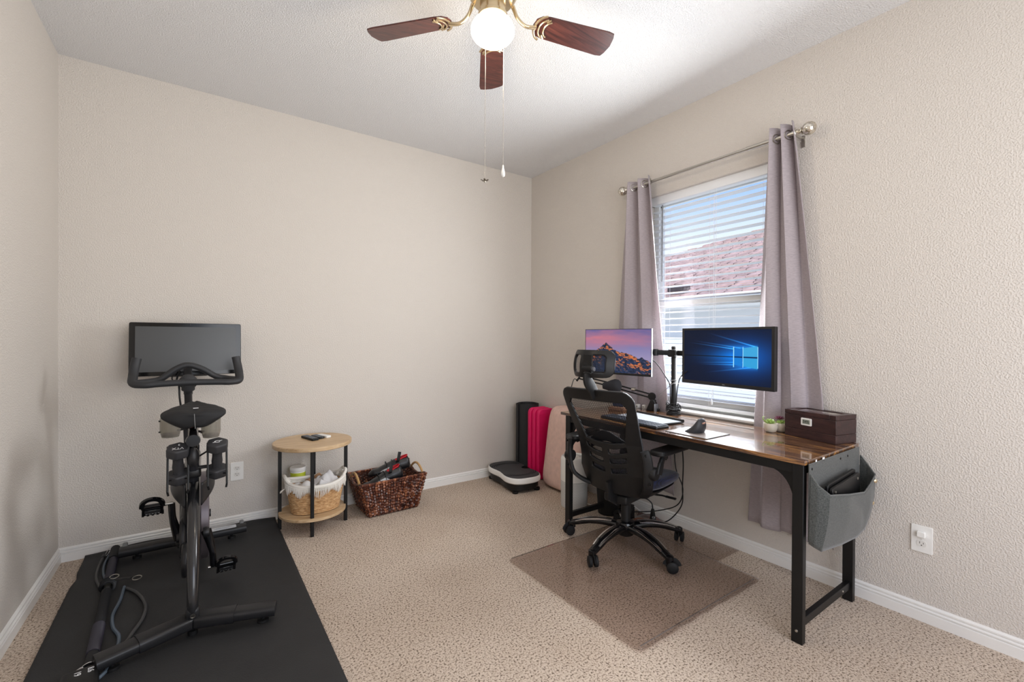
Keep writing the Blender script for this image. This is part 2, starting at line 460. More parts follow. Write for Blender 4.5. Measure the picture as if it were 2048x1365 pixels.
# ------------------------------------------------------------ outside: neighbour's house
MSD = mat('siding_paint', (214, 217, 222), .7); MRF = mat('roof_shingle', (198, 168, 158), .85, var=.25, vscale=5)
MFA = mat('fascia_white', (232, 233, 235), .6)
nh = thing('neighbour_house', 'white sided house with red brown shingle roof outside the window', 'building', (6, 2, -.3))
X0 = 5.6
bm = bmesh.new(); box(bm, (X0+2.3, 3.4, .7), (3.6, 15, 2.4)); obj('wall', bm, MSD, nh, smooth=False)
first = None; z = 1.78
for k in range(13):
    if first is None:
        bm = bmesh.new(); prism(bm, [(0, 0), (-.022, 0), (-.006, .17), (0, .17)], -7.5, 7.5, Matrix(((1, 0, 0, 0), (0, 0, 1, 0), (0, 1, 0, 0), (0, 0, 0, 1))))
        first = obj('siding_board', bm, MSD, nh, local=True, smooth=False); o = first
    else:
        o = first.copy(); COL.objects.link(o); o.parent = nh
    o.location = (X0+.5-6, 3.4-2, z-k*.16+.3)
bm = bmesh.new(); box(bm, (X0-.02, 3.4, 1.99), (.06, 15.8, .19)); obj('fascia', bm, MFA, nh, smooth=False)
bm = bmesh.new(); box(bm, (X0+.25, 3.4, 1.885), (.52, 15.8, .02)); obj('soffit', bm, MFA, nh, smooth=False)
bm = bmesh.new(); tube(bm, [(X0-.09, -4.5, 2.05), (X0-.09, 11.3, 2.05)], .055, 8); obj('gutter', bm, MFA, nh)
# roof plane rises away from us: hip line climbs to the right of the picture
SL = .42; RZ = 2.10
def rp(x, y, d=0): return V(x, y, RZ+SL*(x-X0)+d)
hipA, hipB = (9.75, 5.7), (12.2, 2.75)
bm = bmesh.new()
poly = [(X0-.1, 11.3), (X0-.1, -4.5), (12.2, -4.5), (12.2, 2.75), (9.75, 5.7), (8.3, 11.3)]
a = [bm.verts.new(rp(x, y)) for x, y in poly]; b = [bm.verts.new(rp(x, y, -.12)) for x, y in poly]
bm.faces.new(a); bm.faces.new(b[::-1])
for i in range(len(poly)): bm.faces.new((a[i], a[(i+1) % 6], b[(i+1) % 6], b[i]))
obj('roof', bm, MRF, nh, smooth=False)
bm = bmesh.new(); xx = X0-.1; i = 0
while xx < 11.9:
    yend = 11.2 if xx < 8.3 else (11.2-(xx-8.3)/(1.45)*5.5 if xx < 9.75 else 5.7-(xx-9.75)/2.45*2.95)
    y = -4.4 + (i % 3)*.12
    while y < yend-.15:
        w = random.uniform(.22, .42); h = random.uniform(.006, .022)
        q = [bm.verts.new(rp(xx+dx, yy, hh)) for dx, yy, hh in ((0, y, h+.01), (0, y+w-.015, h+.01), (.17, y+w-.015, .004), (.17, y, .004))]
        q2 = [bm.verts.new(rp(xx, yy, -.002)) for yy in (y, y+w-.015)]
        bm.faces.new(q); bm.faces.new((q[1], q[0], q2[0], q2[1])); y += w
    xx += .145; i += 1
o = obj('shingles', bm, MRF, nh, smooth=False, kind='stuff')
bm = bmesh.new(); box(bm, (X0+.25, 2.45, 2.31), (.3, .36, .14)); obj('roof_vent', bm, mat('vent_dark', (66, 56, 58), .6), nh, bev=.01)

# ============================================================ CURTAINS
MCU = fabric('curtain_weave', (200, 190, 194), (180, 170, 175), (60, 60, 500), trans=.25)
def curtain(label, top, bot, zt, zb, nf, seedo, bulge):
    """top/bot: (y at left, y at right) as seen from the room"""
    t = thing('curtain', label, 'curtain', (-.085, (top[0]+top[1])/2, zb), 0, 'grey grommet curtains at the window')
    bm = bmesh.new(); rnd = random.Random(seedo); ph = [rnd.uniform(-.5, .5) for _ in range(6)]
    def f(u, v):
        e = v**.85
        y = (top[0]*(1-e)+bot[0]*e)*(1-u) + (top[1]*(1-e)+bot[1]*e)*u
        uu = u + .03*math.sin(2*PI*u*1.5+ph[0]+2*v)*v
        amp = .034-.018*min(1, v/.66)
        x = -.085 + .052*min(1, v/.66)**1.2 + amp*math.sin(2*PI*nf*uu + PI*.5 + .7*v*ph[1]) + bulge*.012*math.sin(PI*v)*math.sin(5*u+ph[2]) 
        x += .006*math.sin(9*PI*u+ph[3]*6+4*v)*v
        y += .012*math.sin(2*PI*nf*uu*2+1)*(.4+.6*v)
        return V(min(x, -.006), y, zt+(zb-zt)*v + .008*math.sin(2*PI*nf*u)*v)
    grid(bm, f, 110, 60)
    obj('panel', bm, MCU, t, solid=.003)
    for kk in range(int(nf*2)):
        u = (kk+.5)/(nf*2); p = f(u, .022); q = f(u+.01, .022); d = (q-p).normalized()
        bm = bmesh.new(); nrm = V(d.y, -d.x, 0); pp = [V(-.085, p.y, 2.288)+d*.024*math.cos(a_)+V(0, 0, .024*math.sin(a_)) for a_ in [2*PI*j/18 for j in range(18)]]
        tube(bm, pp, .0035, 6, closed=True); obj('grommet', bm, MST, t)
    return t
curtain('grey curtain hanging on the left side of the window, behind the mountain screen', (-1.222, -1.44), (-1.03, -1.60), 2.328, .20, 2.5, 3, 1)
curtain('grey curtain hanging on the right side of the window, behind the wooden box', (-2.195, -2.33), (-2.085, -2.50), 2.345, .195, 2.5, 8, -1)
rod = thing('curtain_rod', 'brushed nickel curtain rod with ball finials above the window', 'curtain rod', (-.085, -1.79, 2.29))
bm = bmesh.new(); tube(bm, [(-.085, -1.24, 2.288), (-.085, -2.10, 2.288)], .0095, 14); obj('thin_pole', bm, MST, rod)
bm = bmesh.new(); tube(bm, [(-.085, -2.08, 2.288), (-.085, -2.345, 2.288)], .0125, 14); obj('thick_pole', bm, MST, rod)
for s, y in ((1, -1.235), (-1, -2.345)):
    RR = Euler((-s*PI/2, 0, 0)); bm = bmesh.new()
    lathe(bm, [(.010, -.01), (.016, -.008), (.016, 0), (.010, .004), (.012, .010), (.018, .014), (.018, .018), (.009, .022)], (-.085, y, 2.288), 20, RR)
    lathe(bm, [(.003+.030*math.sin(PI*k/14), .048-.031*math.cos(PI*k/14)) for k in range(15)], (-.085, y, 2.288), 24, RR)
    obj('finial', bm, mat('mercury_glass', (214, 208, 196), .16, 1, var=.35, vscale=90), rod)
    yb = y+s*(-.012)
    bm = bmesh.new(); box(bm, (-.003, yb, 2.262), (.006, .016, .06)); tube(bm, [(-.004, yb, 2.28), (-.05, yb, 2.272), (-.085, yb, 2.272)], .005, 8)
    tube(bm, [(-.098, yb, 2.292), (-.095, yb, 2.276), (-.085, yb, 2.272), (-.074, yb, 2.276), (-.071, yb, 2.292)], .004, 8)
    obj('wall_bracket', bm, MST, rod)

# ============================================================ OUTLETS
def outlet(name, label, c, nrm, along, plug=False):
    t = thing(name, label, 'outlet', c)
    Mx = basis(c, along, (0, 0, 1)); n = Mx.to_3x3() @ V(0, 0, 1)
    if n.dot(Vector(nrm)) < 0: Mx = basis(c, -Vector(along), (0, 0, 1))
    bm = bmesh.new(); prism(bm, rrect(.072, .117, .004), 0, .005, Mx); obj('cover_plate', bm, MWH, t, bev=.0015)
    for s in ((-1,) if plug else (1, -1)):
        bm = bmesh.new(); pl = [(x, max(-.0135, min(.0135, y))+s*.0195) for x, y in [(.0172*math.cos(2*PI*k/24), .0172*math.sin(2*PI*k/24)) for k in range(24)]]
        prism(bm, pl, .0045, .0062, Mx); r = obj('receptacle', bm, mat('receptacle_white', (226, 224, 219), .4), t)
        bm = bmesh.new()
        for x_, h_ in ((-.0063, .009), (.0063, .007)): prism(bm, [(x_-.001, s*.0195+.0-.001), (x_+.001, s*.0195-.001), (x_+.001, s*.0195+h_-.001), (x_-.001, s*.0195+h_-.001)], .0061, .0064, Mx)
        prism(bm, [(.0024*math.cos(2*PI*k/10), s*.0195-.007+.0024*math.sin(2*PI*k/10)) for k in range(10)], .0061, .0064, Mx)
        obj('slots', bm, mat('slot_dark', (40, 38, 36), .6), r)
    bm = bmesh.new(); prism(bm, [(.0028*math.cos(2*PI*k/10), .0028*math.sin(2*PI*k/10)) for k in range(10)], .0048, .0058, Mx); obj('screw', bm, mat('screw_white', (215, 213, 208), .4), t)
    if plug:
        bm = bmesh.new(); prism(bm, rrect(.030, .026, .006), .005, .020, Matrix.Translation(Mx.to_3x3() @ V(0, .022, 0)) @ Mx)
        obj('plug_cover', bm, MWH, t, bev=.003)
outlet('outlet', 'white duplex wall outlet with a plugged-in white cover, on the wall right of the desk', (0, -2.818, .356), (-1, 0, 0), (0, 1, 0), True)
outlet('outlet', 'white duplex wall outlet behind the exercise bike, left of the side table', (-2.38, 0, .36), (0, -1, 0), (1, 0, 0))

# ============================================================ CEILING FAN
FC = V(-1.645, -1.886, 0)
fan = thing('ceiling_fan', 'brass ceiling fan with dark wood blades and a lit globe', 'ceiling fan', (FC.x, FC.y, CH))
bm = bmesh.new(); lathe(bm, [(.065, CH), (.068, CH-.02), (.05, CH-.045), (.03, CH-.05)], (FC.x, FC.y, 0), 32); obj('canopy', bm, MBR, fan)
bm = bmesh.new(); lathe(bm, [(.03, 2.70), (.06, 2.69), (.096, 2.665), (.10, 2.64), (.10, 2.585), (.09, 2.565), (.075, 2.55), (.05, 2.545)], (FC.x, FC.y, 0), 40); obj('motor_housing', bm, MBR, fan)
bm = bmesh.new(); lathe(bm, [(.048, 2.55), (.052, 2.54), (.052, 2.505), (.058, 2.50), (.058, 2.488), (.04, 2.485)], (FC.x, FC.y, 0), 32); obj('switch_housing', bm, MBR, fan)
mgl = mat('lit_opal_glass', (255, 250, 240), .3, emit=(255, 240, 214), estr=3.6)
bm = bmesh.new(); lathe(bm, [(max(.0008, .087*math.sin(PI*(k+.0)/20)), 2.438+.055*math.cos(PI*k/20)) for k in range(3, 21)], (FC.x, FC.y, 0), 36)
obj('globe', bm, mgl, fan)
light('fan_bulb', 'POINT', (FC.x, FC.y, 2.30), (0, 0, 0), 9, (1, .86, .68), shadow_soft_size=.06)
MBL = wood('walnut_blade', ((46, 26, 24), (76, 40, 36), (98, 54, 46)), (1.5, 30, 30), .32, coat=.2)
for k in range(5):
    a = math.radians(58+72*k); d = V(math.cos(a), math.sin(a), 0); sd = V(-d.y, d.x, 0)
    tl = math.radians(12); sdt = sd*math.cos(tl)-V(0, 0, math.sin(tl))
    # wooden blade
    pl = []
    prof = [(.175, .0), (.180, .028), (.20, .046), (.23, .052), (.50, .062), (.525, .058), (.533, .040)]
    outl = prof + [(.540, 0)] + [(x, -y) for x, y in prof[::-1][:-1]]
    Mx = basis(V(FC.x, FC.y, 2.505), d, sdt)
    bm = bmesh.new(); prism(bm, outl, 0, .006, Mx); b = obj('blade', bm, MBL, fan, bev=.0015, smooth=False)
    # curved iron with a pierced crescent plate under the blade root
    bm = bmesh.new()
    tube(bm, spline([(FC.x+d.x*.085, FC.y+d.y*.085, 2.555), (FC.x+d.x*.105, FC.y+d.y*.105, 2.515), (FC.x+d.x*.14, FC.y+d.y*.14, 2.492), (FC.x+d.x*.185, FC.y+d.y*.185, 2.497)]), [(.011-.004*math.sin(PI*i/24), .007) for i in range(25)], 10)
    for rr, w, off in ((.057, .0050, .0), (.043, .0040, .008), (.036, .0035, .024)):
        arc = []
        for j in range(17):
            th = math.radians(-78+156*j/16)
            arc.append(Mx @ V(.185+off+.040-rr*.78*math.cos(th), rr*math.sin(th), -.004))
        tube(bm, arc, (w, .004), 8)
    tube(bm, [Mx @ V(.235, .045, -.004), Mx @ V(.222, .030, -.004)], .004, 6); tube(bm, [Mx @ V(.235, -.045, -.004), Mx @ V(.222, -.030, -.004)], .004, 6)
    obj('blade_iron', bm, MBR, b)
def chain(x, y, z0, z1):
    bm = bmesh.new(); n = int((z0-z1)/.006)
    t = bmesh.new(); bmesh.ops.create_icosphere(t, subdivisions=1, radius=.0019); me = bpy.data.meshes.new('_'); t.to_mesh(me); t.free()
    for i in range(n):
        s0 = len(bm.verts); bm.from_mesh(me); bm.verts.ensure_lookup_table()
        bmesh.ops.translate(bm, verts=bm.verts[s0:], vec=(x, y, z0-i*.006))
    tube(bm, [(x, y, z0), (x, y, z1)], .0006, 4)
    bpy.data.meshes.remove(me); return bm
mchain = mat('chain_nickel', (205, 200, 190), .35, .6)
c1 = (-1.690, -1.905); c2 = (-1.612, -1.915)
pc = obj('pull_chain', chain(c1[0], c1[1], 2.49, 1.842), mchain, fan)
bm = bmesh.new()
for k in range(5):
    a = 2*PI*k/5+.3; Mx = basis((c1[0], c1[1], 1.832), (math.cos(a), math.sin(a), .25), (-math.sin(a), math.cos(a), 0))
    prism(bm, [(0, -.0015), (.014, -.0038), (.017, 0), (.014, .0038), (0, .0015)], -.001, .001, Mx)
lathe(bm, [(.002, 1.826), (.004, 1.83), (.004, 1.838), (.001, 1.844)], (c1[0], c1[1], 0), 10)
obj('fan_charm', bm, mat('charm_steel', (140, 134, 122), .3, .8), pc)
pc = obj('pull_chain', chain(c2[0], c2[1], 2.52, 1.905), mchain, fan)
bm = bmesh.new(); lathe(bm, [(.0015, 1.908), (.0035, 1.905), (.0035, 1.896), (.0045, 1.894), (.0075, 1.880), (.0085, 1.872), (.0065, 1.864), (.001, 1.860)], (c2[0], c2[1], 0), 16)
obj('bulb_charm', bm, mat('frosted_bead', (235, 235, 232), .3), pc)

# ============================================================ DESK
MDK = wood('rustic_laminate', ((46, 29, 21), (100, 66, 42), (200, 142, 74)), (8, 1.3, 8), .24, dist=2.4, spec=.6, coat=.9, pos=(.34, .52, .70))
DT = .742
desk = thing('desk', 'long black framed desk with a rustic brown wood top under the window', 'desk', (-.32, -1.88, 0))
bm = bmesh.new(); box(bm, (-.341, -1.872, DT-.009), (.566, 1.462, .018)); obj('desktop', bm, MDK, desk, bev=.0015)
for y0 in (-2.575, -1.205):
    for x0 in (-.603, -.080):
        bm = bmesh.new(); box(bm, (x0, y0, .3615), (.030, .042, .723)); obj('leg', bm, MBK, desk, bev=.002)
    bm = bmesh.new(); box(bm, (-.341, y0, .075), (.494, .022, .034)); obj('side_rail', bm, MBK, desk, bev=.002)
    bm = bmesh.new(); box(bm, (-.341, y0, .703), (.494, .03, .04)); obj('top_rail', bm, MBK, desk, bev=.002)
for x0 in (-.603, -.080):
    bm = bmesh.new(); box(bm, (x0, -1.89, .703), (.022, 1.33, .040)); obj('beam', bm, MBK, desk, bev=.002)
for y0, s in ((-2.553, 1), (-1.227, -1)):
    bm = bmesh.new(); arc = [(0, 0), (.10*s, 0)] + [((.10-.10*math.sin(a))*s, -.13+.13*math.cos(a)) for a in [PI/2*k/8 for k in range(1, 8)]] + [(0, -.13)]
    prism(bm, arc, -.602, -.592, Matrix(((0, 0, 1, 0), (1, 0, 0, y0), (0, 1, 0, .684), (0, 0, 0, 1))))
    obj('corner_gusset', bm, MBK, desk)
for x_, y_ in ((-.619, -2.575), (-.38, -2.612)): pass
bm = bmesh.new(); lathe(bm, [(.006, 0), (.005, .003), (.001, .004)], (-.618, -2.575, .05), 10, Euler((0, -PI/2, 0))); obj('bolt', bm, MST, desk)
bm = bmesh.new(); lathe(bm, [(.005, 0), (.004, .003), (.001, .004)], (-.18, -2.586, .075), 10, Euler((PI/2, 0, 0))); obj('bolt', bm, MST, desk)
for xx, w in ((-.545, .012), (-.475, .02)):
    bm = bmesh.new(); box(bm, (xx, -2.6125, DT-.009), (w, .001, .012)); obj('edge_sticker', bm, MTXT, desk, smooth=False)

# felt organiser on the desk's right end
MFT = fabric('grey_felt', (82, 85, 82), (52, 54, 53), (260, 260, 260), sheen=.3)
bag = thing('felt_organizer', 'grey felt pocket organizer hanging from the right end of the desk', 'organizer', (-.35, -2.65, .40))
top = [(-.605, -2.614, .69), (-.60, -2.64, .65), (-.575, -2.672, .617), (-.43, -2.69, .598), (-.275, -2.692, .578), (-.20, -2.69, .60), (-.115, -2.682, .622), (-.085, -2.645, .655), (-.075, -2.614, .69)]
bot = [(-.612, -2.614, .415), (-.612, -2.632, .408), (-.598, -2.652, .395), (-.43, -2.662, .382), (-.275, -2.664, .374), (-.19, -2.668, .392), (-.12, -2.664, .425), (-.095, -2.64, .43), (-.085, -2.614, .435)]
def bagp(u, v):
    k = min(7, int(u*8)); t = u*8-k
    a = Vector(top[k]).lerp(Vector(top[k+1]), t); b = Vector(bot[k]).lerp(Vector(bot[k+1]), t)
    p = a.lerp(b, v); bl = math.sin(PI*v)*math.sin(PI*u)
    crease = abs(((u*8-4.3)/1.3 - (v-.5)*1.6))
    return p + V(0, -.010*bl + .010*max(0, 1-crease*1.6)*math.sin(PI*v), 0)
bm = bmesh.new(); grid(bm, bagp, 64, 14); obj('front_pocket', bm, MFT, bag, solid=.003)
bm = bmesh.new()
loop = [bm.verts.new(Vector(p)+V(0, .001, .002)) for p in bot]; bm.faces.new(loop); obj('pocket_bottom', bm, MFT, bag, solid=.003)
bm = bmesh.new(); box(bm, (-.345, -2.6115, .575), (.53, .003, .31)); obj('back_panel', bm, MFT, bag)
bm = bmesh.new(); tube(bm, [bagp(k/48, 0)+V(0, -.001, 0) for k in range(49)], (.0025, .004), 6); obj('rim_binding', bm, fabric('felt_edge', (104, 106, 104), (80, 82, 80), (200, 200, 200)), bag)
for xx in (-.585, -.30, -.22):
    bm = bmesh.new(); lathe(bm, [(.005, 0), (.005, .002), (.002, .003)], (xx, -2.613, .708), 10, Euler((PI/2, 0, 0))); obj('rivet', bm, mat('rivet_black', (20, 20, 20), .4), bag)
for zz in (.60, .50):
    bm = bmesh.new(); lathe(bm, [(.008, 0), (.008, .002), (.003, .004)], (-.135, -2.690+(.6-zz)*.1, zz), 12, Euler((PI/2, 0, -.6))); obj('brass_button', bm, MBR, bag)
lap = thing('laptop', 'slim black laptop standing tilted inside the grey felt organizer', 'laptop', (-.36, -2.635, .47))
for dy, dz in ((0, 0), (-.016, -.012)):
    Mx = basis((-.37, -2.640+dy, .555+dz), (1, .02, .05), (-.05, 0, 1))
    bm = bmesh.new(); prism(bm, rrect(.31, .19, .012), -.006, .006, Mx); b = obj('lid' if dy == 0 else 'base', bm, MBP, lap, bev=.002)
for sx_ in (-1, 1):
    bm = bmesh.new(); lathe(bm, [(.006, 0), (.006, .002), (.002, .003)], Mx @ V(sx_*.125, .075, .006), 10, Euler((PI/2, 0, 0))); obj('foot', bm, MST, lap)

# ============================================================ MONITORS + ARM
def wall_mountain(U, Vv):
    """a dusk mountain ridge of no particular place"""
    sky_t = np.array([88, 92, 150]); sky_m = np.array([214, 120, 128]); sky_l = np.array([150, 140, 178])
    h, w = U.shape
    def fbm(x, y, s):
        o = np.zeros(x.shape)
        for j in range(x.shape[0]):
            for i in range(x.shape[1]): o[j, i] = mnoise.fractal(V(x[j, i]*s, y[j, i]*s, 3.3), 0.9, 2.1, 5)
        return o
    t = np.clip((Vv-.35)/.65, 0, 1)[..., None]
    sky = sky_l*(1-t) + sky_t*t
    cl = fbm(U*1.0+Vv*.4, Vv*3.2, 1.3)[..., None]
    g = np.clip(1-np.abs(Vv-.80-.1*U)/.30, 0, 1)[..., None]*np.clip(1.35-U*.9, 0, 1)[..., None]
    sky = sky + (sky_m-sky)*np.clip(g*.9+cl*.7*np.clip(Vv*1.4-.4, 0, 1)[..., None], 0, 1)
    rid = .60-.42*np.abs(U-.33)**.9 - .10*np.clip(U-.55, 0, 1)
    rid = rid + .10*np.exp(-((U-.33)/.09)**2) + .02*np.exp(-((U-.9)/.05)**2) + .05*fbm(U, U*0, 9)
    n = fbm(U+.5*Vv, Vv*.8-.35*U, 13); n2 = fbm(U+.4*Vv, Vv, 34)
    lit = np.clip((n*1.7+n2*1.1-.02)*3.0 + (Vv-rid+.10)*3.0, 0, 1)[..., None]*np.clip((Vv-rid+.50)*3.4, 0, 1)[..., None]
    rock = np.array([34, 48, 76])*(1+.5*n2[..., None]) ; hot = np.array([232, 124, 64])
    mt = rock + (hot-rock)*lit*(.62+.3*np.clip(n2[..., None]*2, -1, 1))
    return np.where((Vv < rid)[..., None], mt, sky)/255
def wall_blue(U, Vv):
    """dark blue desktop: light pouring through a four-pane window logo"""
    A = 1.78; x = U*A; y = Vv
    base = np.zeros(U.shape+(3,)); cx, cy = .735*A, .50
    d = np.hypot((x-cx)/1.05, (y-cy)/.62)
    g = np.exp(-(d/.55)**2)
    base[..., 0] = 1+1*g; base[..., 1] = 14+74*g; base[..., 2] = 40+140*g
    def beam(x0, y0, x1, y1, w, s, c=(90, 190, 255)):
        nonlocal base
        dx, dy = x1-x0, y1-y0; L = math.hypot(dx, dy); t = ((x-x0)*dx+(y-y0)*dy)/L/L; p = np.abs((x-x0)*dy-(y-y0)*dx)/L
        k = np.where((t > 0) & (t < 1), (1-t), 0)*np.exp(-(p/w)**2)*s
        base = base + k[..., None]*np.array(c)
    L0, L1, R1 = .61*A, .715*A, .865*A
    beam(R1, .68, .30*A, .95, .010, .6); beam(R1, .62, .10*A, .80, .012, .5); beam(L0, .645, .05*A, .76, .007, .7)
    beam(R1, .34, .25*A, .17, .010, .4); beam(R1, .42, .15*A, .36, .012, .5); beam(L0, .355, .2*A, .33, .007, .5)
    beam(R1, .66, .45*A, .70, .05, .35); beam(R1, .34, .45*A, .30, .05, .35)
    # beam of light to the left of the window
    band = np.clip(1-np.abs(y-.5)/(.17+.10*np.clip(.6-U, 0, 1)), 0, 1)*np.clip((U-.02)/.6, 0, 1)*(U < .61)
    base = base + band[..., None]*np.array([0, 70, 110])*.8
    def pane(x0, x1, ylo0, yhi0, ylo1, yhi1, c):
        t = np.clip((x-x0)/(x1-x0), 0, 1)
        m = (x > x0) & (x < x1) & (y > ylo0+(ylo1-ylo0)*t) & (y < yhi0+(yhi1-yhi0)*t)
        base[m] = c
    pane(L0, L1-.01*A, .515, .645, .515, .665, (10, 110, 196)); pane(L1, R1, .515, .665, .515, .70, (58, 160, 214))
    pane(L0, L1-.01*A, .355, .485, .335, .485, (8, 120, 206)); pane(L1, R1, .335, .485, .30, .485, (46, 156, 212))
    base[(np.abs(y-.5) < .008) & (U < .87)] *= .35
    for xe in (L0, L1-.004*A, R1): 
        base[(np.abs(x-xe) < .006) & (np.abs(y-.5) < .19)] = (150, 220, 250)
    return base/255

def monitor(label, a, b, zt0, zb0, fn, bez, logo=None, frame=MBP, side=None, strength=1.0, nx=300):
    """a = left edge (x,y), b = right edge (x,y) seen from the room"""
    A = V(a[0], a[1], 0); B = V(b[0], b[1], 0); w = (B-A).length; h = zt0-zb0
    c = (A+B)/2 + V(0, 0, (zt0+zb0)/2); t = thing('monitor', label, 'monitor', c)
    Mx = basis(c, B-A, (0, 0, 1)); z = Mx.to_3x3() @ V(0, 0, 1)   # z towards the viewer
    fl = Mx.copy()
    bm = bmesh.new(); prism(bm, rrect(w, h, .004), -.012 if side else -.024, 0, Mx)
    obj('housing', bm, side or frame, t, bev=.002)
    bm = bmesh.new(); prism(bm, rrect(w*.55, h*.6, .02), -.045, -.0115, Mx); prism(bm, rrect(.11, .11, .004), -.056, -.044, Mx); obj('rear_housing', bm, frame, t, bev=.004)
    bl_, bt, br_, bb = bez
    bm = bmesh.new()
    for x0, x1, y0, y1 in ((-w/2, -w/2+bl_, -h/2, h/2), (w/2-br_, w/2, -h/2, h/2), (-w/2+bl_, w/2-br_, h/2-bt, h/2), (-w/2+bl_, w/2-br_, -h/2, -h/2+bb)):
        prism(bm, [(x0, y0), (x1, y0), (x1, y1), (x0, y1)], -.001, .003, Mx)
    obj('bezel', bm, frame, t, smooth=False, bev=.0006)
    sw, sh = w-bl_-br_, h-bt-bb
    Ms = Mx @ Matrix.Translation(V((bl_-br_)/2, (bb-bt)/2, .0012))
    picture('screen', sw, sh, nx, int(nx*.56), fn, Ms, t, strength)
    if logo: text('logo', logo, .0085, Mx @ Matrix.Translation(V(0, -h/2+bb/2, .0035)), mat('logo_grey', (150, 150, 152), .4), t, .0002)
    return t, c, z
m2, cR, zR = monitor('black framed monitor with a blue light-beam window desktop', (-.115, -1.704), (-.178, -2.282), 1.293, .957, wall_blue, (.015, .013, .017, .020), 'DELL', mat('monitor_dark', (34, 33, 34), .35), strength=1.0)
m1, cL, zL = monitor('silver edged monitor with a sunset mountain desktop', (-.242, -.98), (-.178, -1.520), 1.294, .978, wall_mountain, (.003, .003, .003, .014), None, mat('monitor_black', (22, 22, 24), .3), mat('silver_edge', (196, 198, 202), .3, .6), strength=.95)
arm = thing('monitor_stand', 'black dual monitor pole mount clamped to the desk', 'monitor stand', (-.045, -1.53, DT))
px_, py_ = -.085, -1.622
bm = bmesh.new(); lathe(bm, [(.045, DT), (.045, DT+.008), (.028, DT+.014), (.025, DT+.035), (.018, DT+.04)], (px_, py_, 0), 20); obj('base', bm, MBK, arm)
bm = bmesh.new(); lathe(bm, [(.0165, DT+.03), (.0165, 1.175), (.013, 1.18)], (px_, py_, 0), 20); obj('pole', bm, MBK, arm)
bm = bmesh.new(); rbox(bm, (px_, py_, 1.135), (.055, .060, .05), .008)
for s in (-1, 1):
    for zz in (1.12, 1.15): tube(bm, [(px_-.03, py_+s*.024, zz), (px_+.03, py_+s*.024, zz)], .004, 6)
obj('arm_collar', bm, MBK, arm)
for c in (cL, cR):
    e = c + V(.058, 0, 0); e = V(min(e.x, -.06), e.y, 1.137)
    s = 1 if c.y > py_ else -1
    bm = bmesh.new(); tube(bm, [(px_, py_+s*.02, 1.137), (px_+.0, py_+s*.14, 1.137), (e.x, e.y-s*.03, 1.137)], (.007, .017), 8, upv=(0, 0, 1), sq=5)
    lathe(bm, [(.016, -.022), (.016, .022)], (px_, py_+s*.14, 1.137), 14)
    obj('swing_arm', bm, MBK, arm)
    bm = bmesh.new(); lathe(bm, [(.015, -.022), (.015, .022)], (e.x, e.y-s*.03, 1.137), 14)
    tube(bm, [(e.x, e.y-s*.03, 1.137), (c.x+.045, c.y, 1.13)], .012, 10); obj('tilt_head', bm, MBK, arm)
MCB = mat('cable_black', (24, 24, 26), .5)
cables = []
def cord(name, label, pts, r, m=MCB, cat='cable', group=None, n=6):
    bm = bmesh.new(); tube(bm, spline(pts, n), r, 8)
    return tag(obj(name, bm, m), label, cat, group)
cord('cable', 'black video cable drooping from the mountain monitor to the pole', [(-.17, -1.50, 1.10), (-.13, -1.53, 1.06), (-.11, -1.58, .98), (-.105, -1.607, .93), (-.104, -1.61, .86), (-.10, -1.61, .80)], .0035)
cord('cable', 'black power cable curving from the blue monitor to the pole', [(-.13, -1.75, 1.03), (-.11, -1.69, .99), (-.10, -1.665, .94), (-.10, -1.655, .87), (-.10, -1.65, .80)], .0032)
mcg = mat('cable_grey', (150, 150, 150), .5)
cord('cable', 'thin pale cable running slantwise from the pole down to the microphone arm', [(-.10, -1.655, .965), (-.105, -1.59, .91), (-.10, -1.53, .86), (-.09, -1.49, .81)], .0018, mcg)
bm = bmesh.new(); rr = random.Random(5); pts = []
for k in range(90):
    a = k*.9; R_ = .030+.022*rr.random(); pts.append((px_-.004+R_*math.cos(a)*(.85 if math.cos(a) > 0 else 1.1), py_+R_*math.sin(a), DT+.012+.075*rr.random()*(1-k/140)))
tube(bm, spline(pts, 4), .0022, 5)
tag(obj('cable_bundle', bm, MCB), 'tangled black cables wound around the foot of the monitor pole', 'cable')
bm = bmesh.new(); pts = [(px_-.0+.022*math.cos(k*.7), py_+.024*math.sin(k*.7), .925+.0035*k*.7+.006*rr.random()) for k in range(22)]
tube(bm, spline(pts, 4), .002, 5); tag(obj('cable_tie', bm, mcg), 'pale cord wrapped around the middle of the monitor pole', 'cable')

# microphone on a boom arm
mic = thing('microphone', 'black boom arm microphone with a foam ball, clamped left of the pole', 'microphone', (-.075, -1.45, DT))
bm = bmesh.new(); prism(bm, [(-.042, 0), (.042, 0), (.012, .075), (-.012, .075)], -.022, .022, basis((-.075, -1.455, DT), (.35, -.94, 0), (0, 0, 1))); obj('clamp_base', bm, MBP, mic, bev=.004)
bm = bmesh.new(); box(bm, (-.086, -1.488, DT+.025), (.04, .008, .05)); obj('steel_plate', bm, mat('dull_steel', (150, 155, 162), .3, .7), mic, bev=.002)
J0 = V(-.075, -1.445, .838); J1 = V(-.20, -1.20, .90); J2 = V(-.30, -.98, .945)
bm = bmesh.new(); lathe(bm, [(.024, -.010), (.026, -.006), (.026, .006), (.024, .010)], J0, 20, basis((0, 0, 0), (.35, -.94, 0), (0, 0, 1)).to_3x3()); tube(bm, [J0-V(0, 0, .03), J0], .010, 10); obj('pivot', bm, MBP, mic)
for dz, nm in ((.012, 'arm_bar'), (-.012, 'arm_bar')):
    bm = bmesh.new(); tube(bm, [J0+V(0, 0, dz), J1+V(0, 0, dz)], .005, 8, sq=4); obj(nm, bm, MBK, mic)
for dz in (.012, -.012):
    bm = bmesh.new(); tube(bm, [J1+V(0, 0, dz), J2+V(0, 0, dz)], .005, 8, sq=4); obj('arm_bar', bm, MBK, mic)
